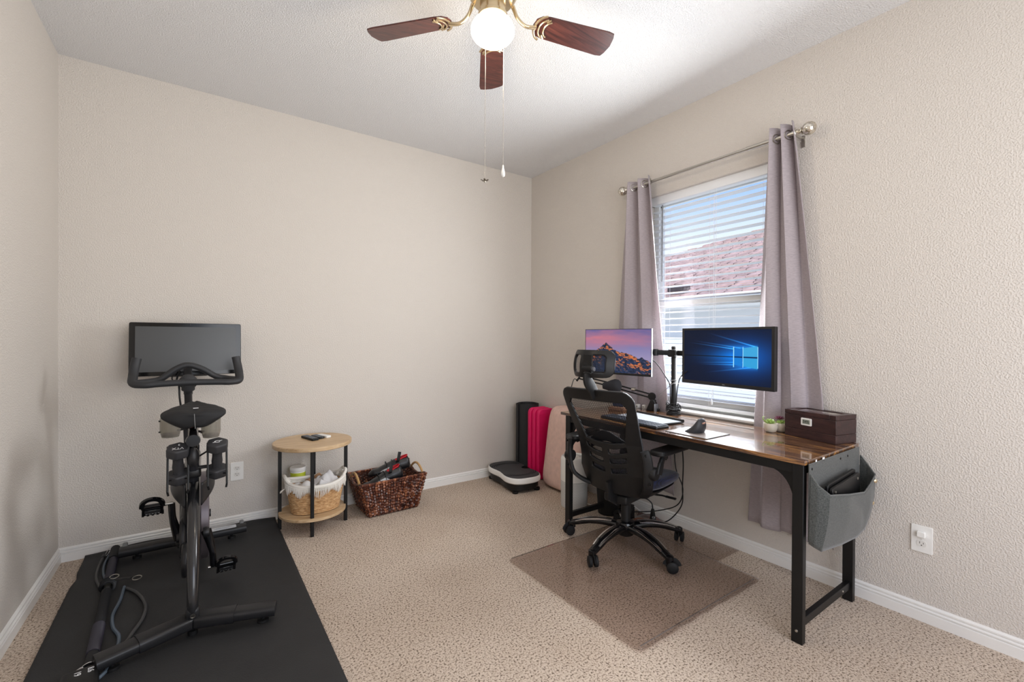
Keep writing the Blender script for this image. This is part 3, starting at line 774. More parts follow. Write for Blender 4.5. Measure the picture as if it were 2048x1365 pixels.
bm = bmesh.new(); lathe(bm, [(.014, -.012), (.014, .012)], J0.lerp(J1, .45)+V(0, 0, .012), 14, Euler((PI/2, 0, .4))); tube(bm, [J0.lerp(J1, .45)+V(0, 0, .012), J0.lerp(J1, .35)+V(-.01, 0, .022)], .003, 6); obj('tension_knob', bm, MST, mic)
bm = bmesh.new(); tube(bm, [J2, J2+V(-.01, .02, -.03)], .007, 8); tube(bm, spline([J2+V(-.01, .02, -.02), J2+V(-.03, .03, -.02), J2+V(-.06, .03, -.09)]), .003, 6); obj('end_joint', bm, MBK, mic)
fc = V(-.235, -1.245, .898)
bm = bmesh.new(); lathe(bm, [(.003, -.075), (.022, -.07), (.030, -.04), (.042, -.015), (.050, .012), (.047, .034), (.034, .049), (.014, .056), (.002, .057)], fc, 28, basis((0, 0, 0), (0, 0, 1), V(.50, -.86, 0).cross(V(0, 0, 1))).to_3x3()); obj('foam_windscreen', bm, mat('foam_black', (30, 30, 34), .95, bump=.6, bscale=400), mic)

# ============================================================ DESK THINGS
bxl = thing('watch_box', 'dark brown wooden box with a digital humidity display at the desk end', 'box', (-.115, -2.452, DT), 0)
ax = V(-.197, -2.572, 0); ay = V(-.140, -2.314, 0); along = (ax-ay).normalized(); dep = V(-along.y, along.x, 0)
if dep.x < 0: dep = -dep
MBX = wood('espresso_wood', ((38, 22, 24), (52, 31, 31), (70, 44, 42)), (18, 3, 18), .33)
BW, BD, BH = .250, .150, .133
o0 = ay + V(0, 0, DT); cbx = o0 + along*(BW/2) + dep*(BD/2)
Mb = basis(cbx, along, dep)
if (Mb.to_3x3() @ V(0, 0, 1)).z < 0: Mb = basis(cbx, -along, dep)
bm = bmesh.new(); prism(bm, [(-BW/2, -BD/2), (BW/2, -BD/2), (BW/2, BD/2), (-BW/2, BD/2)], 0, .042, Mb); obj('drawer', bm, MBX, bxl, bev=.0015)
bm = bmesh.new(); prism(bm, [(-BW/2, -BD/2), (BW/2, -BD/2), (BW/2, BD/2), (-BW/2, BD/2)], .043, .110, Mb); obj('body', bm, MBX, bxl, bev=.0015)
bm = bmesh.new()
for x0, x1, y0, y1 in ((-BW/2, -BW/2+.03, -BD/2, BD/2), (BW/2-.03, BW/2, -BD/2, BD/2), (-BW/2+.03, BW/2-.03, -BD/2, -BD/2+.03), (-BW/2+.03, BW/2-.03, BD/2-.03, BD/2)):
    prism(bm, [(x0, y0), (x1, y0), (x1, y1), (x0, y1)], .111, BH, Mb)
lid = obj('lid', bm, MBX, bxl, bev=.0015)
bm = bmesh.new(); prism(bm, [(-BW/2+.028, -BD/2+.028), (BW/2-.028, -BD/2+.028), (BW/2-.028, BD/2-.028), (-BW/2+.028, BD/2-.028)], .126, .130, Mb); obj('glass_panel', bm, mat('smoked_glass', (92, 66, 58), .06, coat=1), lid, smooth=False)
front_n = -dep
Mf = basis(cbx - dep*(BD/2) + V(0, 0, .083), along, (0, 0, 1))
if (Mf.to_3x3() @ V(0, 0, 1)).dot(front_n) < 0: Mf = basis(cbx - dep*(BD/2) + V(0, 0, .083), -along, (0, 0, 1))
bm = bmesh.new(); prism(bm, rrect(.052, .036, .004), 0, .004, Mf @ Matrix.Translation(V(-.012, 0, 0))); dsp = obj('display_frame', bm, MWH, bxl, bev=.001)
bm = bmesh.new(); prism(bm, rrect(.036, .021, .001), .004, .0045, Mf @ Matrix.Translation(V(-.012, 0, 0))); obj('lcd', bm, mat('lcd_grey', (138, 146, 134), .3), dsp, smooth=False)
text('lcd_digits', '54%', .018, Mf @ Matrix.Translation(V(-.012, 0, .0050)), mat('lcd_black', (22, 24, 22), .5), dsp, .0001)

# two succulents
MPOT = mat('pot_greige', (204, 196, 180), .55); MLG = mat('leaf_green', (150, 178, 92), .5, var=.3, vscale=60); MLP = mat('leaf_purple', (122, 52, 86), .5, var=.3, vscale=60)
def succulent(c, label, purple, curl):
    t = thing('succulent', label, 'plant', c, 0, 'small potted succulents on the desk')
    bm = bmesh.new(); lathe(bm, [(.016, 0), (.024, .004), (.032, .020), (.034, .036), (.033, .046), (.030, .046), (.029, .038), (.004, .036)], c, 24); obj('pot', bm, MPOT, t)
    r_ = random.Random(int(-c[1]*1000))
    for col, cx_, cy_, zz, n in ((MLG, 0, 0, .044, 16), (MLP if purple else MLG, .010 if purple else -.008, .012 if purple else 0, .062 if purple else .052, 14)):
        bm = bmesh.new()
        for k in range(n):
            a = k*2.4; el = .25+.9*k/n; L_ = .027*(1-.45*k/n)
            d = V(math.cos(a)*math.cos(el), math.sin(a)*math.cos(el), math.sin(el)); s = V(-math.sin(a), math.cos(a), 0)
            o_ = V(c[0]+cx_, c[1]+cy_, c[2]+zz)
            tube(bm, [o_, o_+d*L_*.5, o_+d*L_*.85, o_+d*L_+V(0, 0, .003)], [(.003, .002), (.0075, .003), (.006, .0025), (.001, .001)], 6, upv=(0, 0, 1))
        obj('leaf_rosette', bm, col, t)
    if curl:
        bm = bmesh.new(); tube(bm, spline([V(*c)+V(-.0, .012, .044), V(*c)+V(-.012, .028, .058), V(*c)+V(-.014, .034, .074), V(*c)+V(-.005, .028, .078)]), [.0045-.003*k/18 for k in range(19)], 6); obj('curled_stem', bm, MLG, t)
succulent((-.138, -2.245, DT), 'green succulent in a beige pot with a curled stem, left of the pair', False, True)
succulent((-.085, -2.272, DT), 'purple topped succulent in a beige pot beside the wooden box', True, False)

# mouse, pad, keyboard, tray
padt = thing('mouse_pad', 'thin grey mouse pad with dark edge under the vertical mouse', 'mouse pad', (-.49, -2.04, DT))
bm = bmesh.new(); box(bm, (-.487, -2.045, DT+.0015), (.205, .235, .003)); obj('pad_base', bm, MBP, padt)
bm = bmesh.new(); box(bm, (-.487, -2.045, DT+.0034), (.198, .228, .0008)); obj('pad_surface', bm, mat('pad_taupe', (150, 140, 136), .3), padt)
ms = thing('mouse', 'black vertical ergonomic mouse on the mouse pad', 'mouse', (-.485, -2.055, DT+.004))
bm = bmesh.new()
vs_prof = []
def msf(u, v):
    a = 2*PI*u; # footprint ellipse
    h = v
    rx_, ry_ = .052*(1-.25*h), .036
    # leans: foot flares to the left (+y), top shifted right
    ysh = .030*(1-h)**2.2 - .006
    k = math.sqrt(max(0, 1-h**2.6))
    r1 = .35+.65*k
    return V(-.485 + rx_*r1*math.cos(a)*(1 if h < .999 else 0), -2.060 + ysh + (ry_*(.55+.45*(1-h)**1.5))*k*math.sin(a) + (.018*(1-h)**3 if math.sin(a) > 0 else 0)*math.sin(a), DT+.004+.076*h)
grid(bm, msf, 32, 14, closed_u=True); obj('shell', bm, mat('mouse_graphite', (46, 46, 50), .5), ms, ang=80)
bm = bmesh.new(); tube(bm, [(-.500, -2.082, DT+.055), (-.480, -2.084, DT+.058)], .004, 8); obj('thumb_button', bm, mat('copper_dot', (160, 120, 104), .4), ms)
def slab_set(cx, cy, w, d, rz): return Matrix.Translation(V(cx, cy, DT)) @ Matrix.Rotation(rz, 4, 'Z')
kb = thing('keyboard', 'black keyboard along the front edge of the desk', 'keyboard', (-.53, -1.665, DT))
MK = slab_set(-.535, -1.668, 0, 0, math.radians(-3))
bm = bmesh.new(); prism(bm, rrect(.105, .43, .008), 0, .013, MK); obj('case', bm, MBP, kb, bev=.003)
MKY = mat('keycap_slate', (52, 60, 72), .5); bm0 = bmesh.new(); prism(bm0, rrect(.015, .0165, .002), 0, .005); k0 = None
for r_ in range(5):
    for c_ in range(21):
        if k0 is None: k0 = obj('key', bm0, MKY, kb, local=True); k = k0
        else: k = k0.copy(); COL.objects.link(k); k.parent = kb
        p = MK @ V(-.040+.0195*r_+.001, -.201+.0201*c_, .0125); k.location = p - V(-.53, -1.665, DT); k.rotation_euler = (0, 0, math.radians(-3))
tr = thing('tablet_tray', 'flat pale screened tablet with a black edge and round hinge, behind the keyboard', 'tablet', (-.38, -1.68, DT))
MTd = slab_set(-.385, -1.66, 0, 0, math.radians(-6))
bm = bmesh.new(); prism(bm, rrect(.19, .36, .006), .002, .012, MTd); obj('case', bm, MBP, tr, bev=.002)
bm = bmesh.new(); prism(bm, rrect(.175, .345, .004), .012, .0128, MTd); obj('panel', bm, mat('pale_panel', (198, 204, 210), .2), tr, smooth=False)
bm = bmesh.new(); tube(bm, [MTd @ V(.088, -.18, .014), MTd @ V(.088, .18, .014)], .010, 12); obj('hinge_barrel', bm, MBP, tr)
for k, (x, y) in enumerate(((-.058, -1.315), (-.048, -1.362))):
    t = thing('charger_plug', ('small white cube charger on the desk, the left one of two', 'small white cube charger on the desk, nearer to the microphone clamp')[k], 'charger', (x, y, DT), 0, 'white chargers by the curtain')
    bm = bmesh.new(); rbox(bm, (x, y, DT+.013), (.026, .026, .026), .004); obj('body', bm, MWH, t)
    bm = bmesh.new(); box(bm, (x-.0132, y, DT+.013), (.001, .012, .005)); obj('port', bm, mat('port_dark', (60, 60, 60), .5), t)
bm = bmesh.new(); rbox(bm, (-.22, -1.30, DT+.012), (.16, .11, .024), .004, Euler((0, 0, .3))); t_ = obj('notebook', bm, mat('book_brown', (140, 104, 80), .6)); tag(t_, 'small brown notebook on the desk, seen through the chair mesh', 'book')
bm = bmesh.new(); rbox(bm, (-.20, -1.30, DT+.0355), (.12, .08, .022), .004, Euler((0, 0, .1))); t_ = obj('phone_case', bm, mat('case_navy', (42, 54, 84), .5)); tag(t_, 'navy case lying on the brown notebook behind the chair', 'case')

# ============================================================ OFFICE CHAIR (local frame: +x = the way the chair faces)
MCHR = mat('chair_black', (22, 22, 23), .45, spec=.35); MMS = mat('mesh_strand', (20, 21, 26), .6, spec=.3)
MSEAT = fabric('seat_mesh', (30, 40, 84), (10, 12, 24), (8, 260, 30), .75, .3)
ch = thing('office_chair', 'black mesh office chair with headrest at the desk', 'chair', (-.535, -1.62, .012), math.radians(10))
def Lo(name, bm, m=MCHR, parent=ch, **k): return obj(name, bm, m, parent, local=True, **k)
# backrest surface: s = 0 bottom .. 1 top, v = -1 .. 1 (left positive)
def backp(v, s, off=0):
    z = .350 + .590*s
    prof = [(0, -.150), (.12, -.165), (.30, -.187), (.5, -.215), (.72, -.272), (1, -.335)]
    for (a, x0), (b, x1) in zip(prof, prof[1:]):
        if s <= b or b == 1:
            x = x0+(x1-x0)*(s-a)/(b-a); break
    wid = .214 + .012*math.cos((s-.95)*6) + (.018 if s < .3 else 0)*(1-s/.3) - (.0 if s > .2 else (.2-s)*.25)
    y = v*wid + .017*s
    x += .055*abs(v)**2.2*(1-.35*s) + off
    return V(x, y, z)
def inrr(x, y, x0, x1, y0, y1, r):
    if not (x0 < x < x1 and y0 < y < y1): return False
    dx = max(x0+r-x, 0, x-(x1-r)); dy = max(y0+r-y, 0, y-(y1-r))
    return dx*dx+dy*dy <= r*r
def backmask(u, w):
    v = (u*2-1)*.235; z = .590*w-.055
    if not inrr(v, z, -.2352, .2352, -.0551, .5352, .06): return False
    # large window (trapezoid, wider at top)
    hw = .140 + .062*((z-.23)/.26)
    if z > .235 + .5*v*v and z < .475 and abs(v) < hw:
        if not (z > .45 and abs(v) > hw-.03+(.475-z)) : return False
    # slots: three rows either side of the spine, curving up to the outside
    for r_, (a, b) in enumerate(((.182, .212), (.126, .156), (.070, .100))):
        zz = z - 1.1*v*v + .010
        if a < zz < b and .022 < abs(v) < .150-.012*r_: return False
    return True
bm = bmesh.new(); grid(bm, lambda u, w: backp(u*2-1, w), 132, 150, backmask); smooth_rim(bm, 6); Lo('back_frame', bm, solid=.014, soff=0)
bm = bmesh.new()   # bright outer edge strip
rim = []
for k in range(120):
    a = 2*PI*k/120; ca, sa = math.cos(a), math.sin(a)
    v = math.copysign(abs(ca)**.42, ca); w = .5+.5*math.copysign(abs(sa)**.42, sa)
    rim.append(backp(v*.985, w*.99+.005, .006))
tube(bm, rim, (.006, .008), 6, closed=True); Lo('edge_trim', bm, mat('trim_satin', (70, 72, 76), .22))
def strands(fn, n, half, seg, wd):
    bm = bmesh.new()
    for k in range(n):
        v = -1+2*(k+.5)/n
        v *= half
        for j in range(seg):
            a, b = fn(v-wd, j/seg), fn(v+wd, j/seg); c, d = fn(v+wd, (j+1)/seg), fn(v-wd, (j+1)/seg)
            bm.faces.new([bm.verts.new(q) for q in (a, b, c, d)])
    return bm
bm = strands(lambda v, t: backp(v, .06+.86*t, .010), 60, .86, 14, .0085)
for j in range(46):
    s = .07+.85*j/45
    for k in range(12):
        v0, v1 = -.86+1.72*k/12, -.86+1.72*(k+1)/12
        bm.faces.new([bm.verts.new(q) for q in (backp(v0, s, .012), backp(v1, s, .012), backp(v1, s+.0022, .012), backp(v0, s+.0022, .012))])
Lo('back_mesh', bm, MMS, kind='stuff')
bm = bmesh.new()   # lumbar pad behind the mesh
grid(bm, lambda u, w: backp((u*2-1)*.62, .44+.10*w+.06*math.cos(2.4*(u*2-1)), .030), 20, 6); Lo('lumbar_pad', bm, MMS, solid=.010)
# headrest
def headp(v, s, off=0):
    z = 1.010+.140*s; y = v*.128+.022
    return V(-.375 + .085*v*v - .022*(1-(2*s-1)**2) + .02*s + off, y, z)
def headmask(u, w):
    v = (u*2-1)*.14; z = w*.145
    if not inrr(v, z, -.1401, .1401, 0, .1452, .042): return False
    if inrr(v, z, -.105, -.030, .022, .122, .02) or inrr(v, z, .030, .105, .022, .122, .02): return False
    return True
bm = bmesh.new(); grid(bm, lambda u, w: headp(u*2-1, w), 90, 50, headmask); smooth_rim(bm, 5); hf = Lo('headrest_frame', bm, solid=.013)
bm = bmesh.new(); rim = []
for k in range(80):
    a = 2*PI*k/80; ca, sa = math.cos(a), math.sin(a)
    rim.append(headp(math.copysign(abs(ca)**.55, ca)*.985, .5+.49*math.copysign(abs(sa)**.55, sa), .006))
tube(bm, rim, (.005, .007), 6, closed=True); Lo('headrest_trim', bm, mat('trim_satin_light', (110, 112, 116), .22))
bm = strands(lambda v, t: headp(v, .1+.8*t, .010), 38, .80, 8, .0105); Lo('headrest_mesh', bm, MMS, kind='stuff')
bm = bmesh.new(); tube(bm, spline([(-.320, .0, .905), (-.345, 0, .945), (-.385, 0, .99), (-.392, 0, 1.035)]), [(.034, .009)]*30, 10, upv=(0, 1, 0), sq=5)
bm2 = bmesh.new(); tube(bm2, [(-.385, .0, .94), (-.33, 0, .90)], (.022, .006), 8); bm2.free()
Lo('headrest_stem', bm)
bm = bmesh.new(); tube(bm, [(-.386, -.028, 1.055), (-.386, .028, 1.055)], .020, 16); box(bm, (-.385, 0, 1.10), (.012, .05, .06)); tube(bm, [(-.392, 0, 1.03), (-.386, 0, 1.055)], (.024, .012), 8); Lo('headrest_pivot', bm)
bm = bmesh.new(); tube(bm, [(-.386, -.040, 1.055), (-.386, -.028, 1.055)], .011, 14); Lo('pivot_knob', bm, mat('knob_grey', (96, 98, 104), .4))
# seat
def seatf(u, v):
    a = 2*PI*u; c, d = math.cos(a), math.sin(a)
    x = .218*math.copysign(abs(c)**.55, c); y = .238*math.copysign(abs(d)**.55, d)
    y *= 1-.10*(x > 0)*(x/.2)**2
    k = [0, .55, .82, .95, 1.0, 1.0, .97, .90, .80, .001]; zz = [.438, .440, .437, .430, .418, .402, .385, .372, .366, .366]
    i = min(8, int(v*9)); t = v*9-i
    r = k[i]*(1-t)+k[i+1]*t; z = zz[i]*(1-t)+zz[i+1]*t
    x2 = .098+x*r
    z += (-.045*max(0, (x2-.16)/.15)**2) + .014*abs(y*r/.245)**2 - .01*(x2 < -.1)
    return V(x2, y*r, z)
bm = bmesh.new(); grid(bm, seatf, 64, 27, closed_u=True); bmesh.ops.remove_doubles(bm, verts=bm.verts, dist=.0003); Lo('seat_cushion', bm, MSEAT, ang=70)
bm = bmesh.new(); grid(bm, lambda u, v: V(.075, 0, 0)+V(.20*math.copysign(abs(math.cos(2*PI*u))**.6, math.cos(2*PI*u))*(1-.22*v), .215*math.copysign(abs(math.sin(2*PI*u))**.6, math.sin(2*PI*u))*(1-.25*v), .372-.045*v), 48, 4, closed_u=True)
bmesh.ops.holes_fill(bm, edges=bm.edges[:]); Lo('seat_pan', bm)
bm = bmesh.new(); rbox(bm, (-.01, 0, .305), (.22, .15, .055), .015); tube(bm, [(.06, -.05, .31), (.07, -.19, .325), (.07, -.25, .325)], .005, 8); tube(bm, [(.07, -.215, .325), (.07, -.27, .325)], (.012, .006), 8, upv=(0, 0, 1))
tube(bm, [(-.08, 0, .305), (-.15, 0, .34), (-.155, 0, .42)], (.05, .012), 8, upv=(0, 1, 0), sq=4)
Lo('tilt_mechanism', bm)
for s in (1, -1):
    bm = bmesh.new(); pts = spline([(-.225, s*.240, .635), (-.215, s*.252, .58), (-.205, s*.252, .50), (-.185, s*.235, .42), (-.12, s*.18, .365), (-.04, s*.12, .345)], 6)
    n_ = len(pts); tube(bm, pts, [(.012, .026-.004*abs(i/n_-.4)) for i in range(n_)], 12, upv=(0, s, 0) if False else None, sq=4)
    br = Lo('back_bracket', bm, MCHR)
    bm = bmesh.new()
    for z_, y_, x_ in ((.615, .250, -.232), (.465, .262, -.212)): lathe(bm, [(.007, 0), (.007, .004), (.004, .004), (.004, .001)], (x_, s*(y_), z_), 10, Euler((-s*PI/2, 0, 0)))
    Lo('bracket_screw', bm, MGL and mat('screw_black', (10, 10, 10), .5), br)
    bm = bmesh.new(); lathe(bm, [(.032, -.02), (.034, -.012), (.034, .014), (.028, .022)], (-.185, s*.268, .517), 24, Euler((-s*PI/2, 0, 0))); Lo('armrest_hinge', bm)
    bm = bmesh.new(); tube(bm, spline([(-.170, s*.290, .515), (-.155, s*.292, .555), (-.125, s*.290, .592), (-.08, s*.286, .605)], 6), [(.024, .010)]*8+[(.018, .010)]*8+[(.028, .009)]*6, 12, upv=(0, 1, 0), sq=4); Lo('armrest_support', bm)
    Mp = Matrix.Translation(V(-.03, s*.283, .606)) @ Matrix.Rotation(s*.06, 4, 'Z')
    bm = bmesh.new(); prism(bm, rrect(.30, .088, .035, 7), 0, .028, Mp); Lo('armrest_pad', bm, MCHR, bev=.008)
bm = bmesh.new(); lathe(bm, [(.027, .145), (.027, .262), (.020, .262), (.020, .30)], (0, 0, 0), 20); Lo('gas_lift', bm, MBP)
bm = bmesh.new(); lathe(bm, [(.030, .062), (.045, .072), (.050, .10), (.058, .128), (.050, .146), (.030, .150)], (0, 0, 0), 28); Lo('base_hub', bm, MBG)
angs = [math.radians(a-10) for a in (-26, -98, -170, -242, -314)]
cast0 = None
for a in angs:
    d = V(math.cos(a), math.sin(a), 0); sd = V(-d.y, d.x, 0)
    bm = bmesh.new()
    pts = spline([d*.04+V(0, 0, .118), d*.12+V(0, 0, .122), d*.21+V(0, 0, .112), d*.29+V(0, 0, .088), d*.338+V(0, 0, .072)], 6)
    n_ = len(pts); tube(bm, pts, [(.030-.008*i/n_, .021-.008*i/n_) for i in range(n_)], 14, upv=(0, 0, 1), sq=3)
    leg = Lo('base_leg', bm, MBG)
    for s in (1, -1):
        bm = bmesh.new()
        pl = []
        for t_, off in ((.08, .008), (.15, .013), (.22, .013), (.285, .008)):
            i = int((t_-.04)/.298*(n_-1)); p = pts[i]; pl.append(p+sd*s*(off+.006)+V(0, 0, .0175-.008*i/n_))
        tube(bm, spline(pl, 5), [(.0095, .003)]*20, 8, upv=(0, 0, 1)); o = Lo('chrome_inlay', bm, MCH, leg)
    bm = bmesh.new(); lathe(bm, [(.018, .048), (.020, .054), (.020, .085), (.012, .090)], d*.338, 16); Lo('leg_tip', bm, MBG, leg)
    # caster: two wheels and a hood
    ca = bpy.data.objects.new('caster', None)
    sw = a+.9; cd_ = V(math.cos(sw), math.sin(sw), 0); cs = V(-cd_.y, cd_.x, 0); o_ = d*.338 + cd_*.012
    bm = bmesh.new()
    for s in (1, -1):
        Rm = basis((0, 0, 0), cd_, (0, 0, 1)).to_3x3()
        lathe(bm, [(.020, -.011), (.0285, -.009), (.030, -.004), (.030, .005), (.0265, .009), (.012, .012), (.004, .012)], o_+cs*s*.016+V(0, 0, .0305), 22, Rm)
    tube(bm, [d*.338+V(0, 0, .05), d*.338+V(0, 0, .034)], .007, 8)
    tube(bm, [o_+V(0, 0, .0305)+V(0, 0, .034*math.sin(t))+cd_*.034*math.cos(t) for t in [PI*k/8*.9+.15 for k in range(9)]], (.016, .003), 8, upv=cs)
    Lo('caster', bm, MRB, leg)
    bpy.data.objects.remove(ca)

# ============================================================ CHAIR MAT
MPV = seethrough('clear_vinyl', (240, 236, 234), .03, .13, .35)
def matz(x, y):
    e = min(y+2.262, 10)
    return .010 + .004*math.exp(-max(0, e)/.05)*(1+math.sin(x*46))*(1 if -.95 < x < -.62 else .25) + .0008*math.sin(x*9)*math.cos(y*7)
bm = bmesh.new()
def mp_(u, v):
    x = -1.195+.935*u; y = -2.262+.90*v
    # rounded corners of the body
    return V(x, y, matz(x, y))
def mkeep(u, v):
    return inrr(u*.935, v*.90, -.001, .936, -.001, .901, .03)
grid(bm, mp_, 90, 60, mkeep); smooth_rim(bm, 3)
cm = thing('chair_mat', 'clear vinyl chair mat lying on the carpet under the office chair', 'mat', (-.70, -1.8, 0))
obj('mat_sheet', bm, MPV, cm, solid=.003)
bm = bmesh.new(); grid(bm, lambda u, v: V(-.262+.225*u, -2.03+.668*v, .010), 12, 20); obj('mat_lip', bm, MPV, cm, solid=.003)
bm = bmesh.new(); tube(bm, [(-1.195+.03, -2.24, .013), (-.29, -2.24, .013)], (.003, .0012), 6, upv=(0, 0, 1)); obj('edge_crease', bm, seethrough('vinyl_edge', (170, 156, 146), .3, .1, 0), cm)

# ============================================================ UNDER THE DESK
bin_ = thing('waste_bin', 'small black waste bin under the desk behind the chair', 'bin', (-.215, -1.19, 0))
bm = bmesh.new(); lathe(bm, [(.001, .004), (.068, .004), (.066, 0), (.072, .002), (.090, .27), (.094, .275), (.094, .28), (.086, .28), (.068, .012), (.001, .012)], (-.215, -1.19, 0), 30, cap=False); obj('bucket', bm, MBP, bin_)
ps = thing('power_strip', 'black power strip standing on the floor behind the chair stem', 'power strip', (-.14, -1.345, 0), 0)
bm = bmesh.new(); rbox(bm, (-.16, -1.335, .045), (.045, .05, .09), .006); obj('body', bm, MBP, ps)
bm = bmesh.new(); rbox(bm, (-.175, -1.352, .055), (.020, .02, .03), .003, Euler((.2, .1, .5))); obj('plug', bm, MCB, ps)
cord('cable', 'black cable hanging from the desk in a loop, the left one of two', [(-.12, -1.655, .70), (-.10, -1.64, .55), (-.09, -1.645, .40), (-.08, -1.69, .28), (-.06, -1.64, .16), (-.08, -1.52, .09), (-.13, -1.42, .06), (-.16, -1.37, .05)], .0035)
cord('cable', 'black cable hanging from the desk in a loop, the right one of two', [(-.12, -1.70, .70), (-.09, -1.69, .55), (-.10, -1.705, .44), (-.085, -1.69, .30), (-.06, -1.67, .17), (-.07, -1.60, .06), (-.10, -1.54, .012)], .0038)
cord('cable', 'short black cord running from under the seat to the hanging tag', [(-.25, -1.50, .20), (-.22, -1.52, .195), (-.20, -1.545, .17), (-.195, -1.55, .135)], .004)
ad = thing('power_adapter', 'black cone shaped adapter with white print hanging near the chair base', 'adapter', (-.195, -1.55, .05))
bm = bmesh.new(); tube(bm, [(-.195, -1.55, .135), (-.195, -1.55, .125), (-.195, -1.552, .06), (-.195, -1.552, .05)], [(.007, .006), (.010, .009), (.021, .014), (.019, .012)], 12, sq=4); obj('body', bm, MBP, ad)
Ma = basis((-.206, -1.566, .085), (.62, -.78, 0), (0, 0, 1))
text('print', 'CE', .016, Ma, MTXT, ad); text('print', 'IX', .014, Ma @ Matrix.Translation(V(0, -.017, 0)), MTXT, ad)
cord('cable', 'white cord curving over the carpet from the purifier', [(-.25, -.99, .015), (-.22, -1.05, .006), (-.20, -1.10, .005), (-.16, -1.10, .006), (-.10, -1.05, .01), (-.06, -1.0, .015)], .003, MWH)
cord('cable', 'thin white cord lying by the wall under the desk', [(-.16, -1.37, .09), (-.12, -1.42, .05), (-.08, -1.44, .05), (-.04, -1.46, .085)], .0016, MWH)
cord('cable', 'reddish brown cord lying on the carpet behind the chair base', [(-.19, -1.40, .008), (-.16, -1.43, .006), (-.12, -1.44, .006), (-.13, -1.40, .006), (-.17, -1.385, .008)], .006, mat('cord_rust', (150, 88, 58), .6))
for k, (x, y, rz, rgb, lb) in enumerate(((-.058, -1.375, .5, (120, 92, 82), 'brown paper packet on the carpet by the wall, the farther of two'), (-.052, -1.46, -.3, (136, 74, 66), 'reddish paper packet on the carpet by the wall, the nearer of two'))):
    bm = bmesh.new(); rbox(bm, (x, y, .006), (.05, .09, .010), .003, Euler((0, 0, rz))); tag(obj('paper_packet', bm, mat('packet_%d' % rgb[0], rgb, .7)), lb, 'packet')

# ============================================================ CORNER THINGS
yr = thing('rolled_mat', 'black rolled exercise mat standing in the corner of the room', 'exercise mat', (-.135, -.135, 0))
bm = bmesh.new(); pts = []
for k in range(120):
    t = k/119; r = .022 + .086*t; a = t*2*PI*7.5
    pts.append((r*math.cos(a), r*math.sin(a)))
inn = [(x*(1-.0045/max(.01, math.hypot(x, y))), y*(1-.0045/max(.01, math.hypot(x, y)))) for x, y in pts]
for z0, z1 in ((0, .635),):
    A = [bm.verts.new(V(-.135+x, -.135+y, z0)) for x, y in pts+inn[::-1]]; B = [bm.verts.new(V(-.135+x, -.135+y, z1+.006*math.sin(k*.08))) for k, (x, y) in enumerate(pts+inn[::-1])]
    n_ = len(A)
    for k in range(n_): bm.faces.new((A[k], A[(k+1) % n_], B[(k+1) % n_], B[k]))
    for k in range(119): bm.faces.new((B[k], B[k+1], B[n_-2-k], B[n_-1-k]))
obj('mat_roll', bm, mat('roll_black', (34, 36, 38), .7, bump=.3, bscale=500), yr)
MPK = mat('hot_pink_foam', (226, 8, 96), .55)
pk = thing('folded_pink_mat', 'hot pink folded foam mat leaning beside the black roll', 'exercise mat', (-.12, -.33, 0))
pk.rotation_euler = (0, 0, 0)
for k in range(3):
    y = -.262-.040*k
    bm = bmesh.new(); prism(bm, rrect(.205-.01*k, .62-.006*k, .045, 8), -.018, .018, Matrix(((1, 0, 0, -.115+.01*k), (0, 0, 1, y), (0, 1, 0, .31), (0, 0, 0, 1))))
    obj('mat_layer', bm, MPK, pk, bev=.008)
bm = bmesh.new()
for k in range(58):
    z = .05+.0092*k; box(bm, (-.10, -.3608, z), (.16, .002, .004))
obj('ribs', bm, MPK, pk, smooth=False, kind='stuff')
MPE = mat('blush_plush', (222, 190, 178), .95, var=.07, vscale=30, bump=.5, bscale=300, bdist=.002)
pw = thing('pink_pillow', 'tall blush pink plush pillow leaning on the wall behind the desk leg', 'pillow', (-.13, -.63, 0))
def pwf(u, v):
    a = 2*PI*u; c, d = math.cos(a), math.sin(a)
    rr_ = max(.001, (1-abs(2*v-1)**6))**.5
    z = .335 - .328*math.cos(PI*v)*1.0
    z = max(.004, min(.665, z))
    hx = (.112-.058*v)*rr_; hy = (.225-.02*v)*rr_
    x = -.005-hx - .0*v - (.03*(1-v)) + hx*math.copysign(abs(c)**.7, c) - .012
    y = -.645 + hy*math.copysign(abs(d)**.7, d) + .0
    return V(min(-.017, x-.01), y, z)
bm = bmesh.new(); grid(bm, pwf, 48, 30, closed_u=True); bmesh.ops.remove_doubles(bm, verts=bm.verts, dist=.0005); obj('cover', bm, MPE, pw, ang=80)

ap = thing('air_purifier', 'white cylindrical air purifier on the carpet left of the chair', 'air purifier', (-.325, -.955, 0))
ac = (-.325, -.955, 0)
bm = bmesh.new(); lathe(bm, [(.088, .0), (.094, .004), (.096, .02), (.098, .19)], ac, 48, cap=True); obj('filter_shell', bm, mat('purifier_grey', (214, 214, 212), .45), ap)
bm = bmesh.new(); lathe(bm, [(.0985, .192), (.0985, .345), (.094, .362), (.086, .368), (.082, .364), (.078, .35)], ac, 48, cap=False); obj('upper_shell', bm, MWH, ap)
bm = bmesh.new(); lathe(bm, [(.078, .352), (.060, .356), (.02, .358), (.001, .358)], ac, 36, cap=False)
for k in range(36):
    a = 2*PI*k/36; box(bm, (ac[0]+.055*math.cos(a), ac[1]+.055*math.sin(a), .360), (.045, .0025, .004), Euler((0, 0, a)))
obj('air_grille', bm, MWH, ap)
bm = bmesh.new()
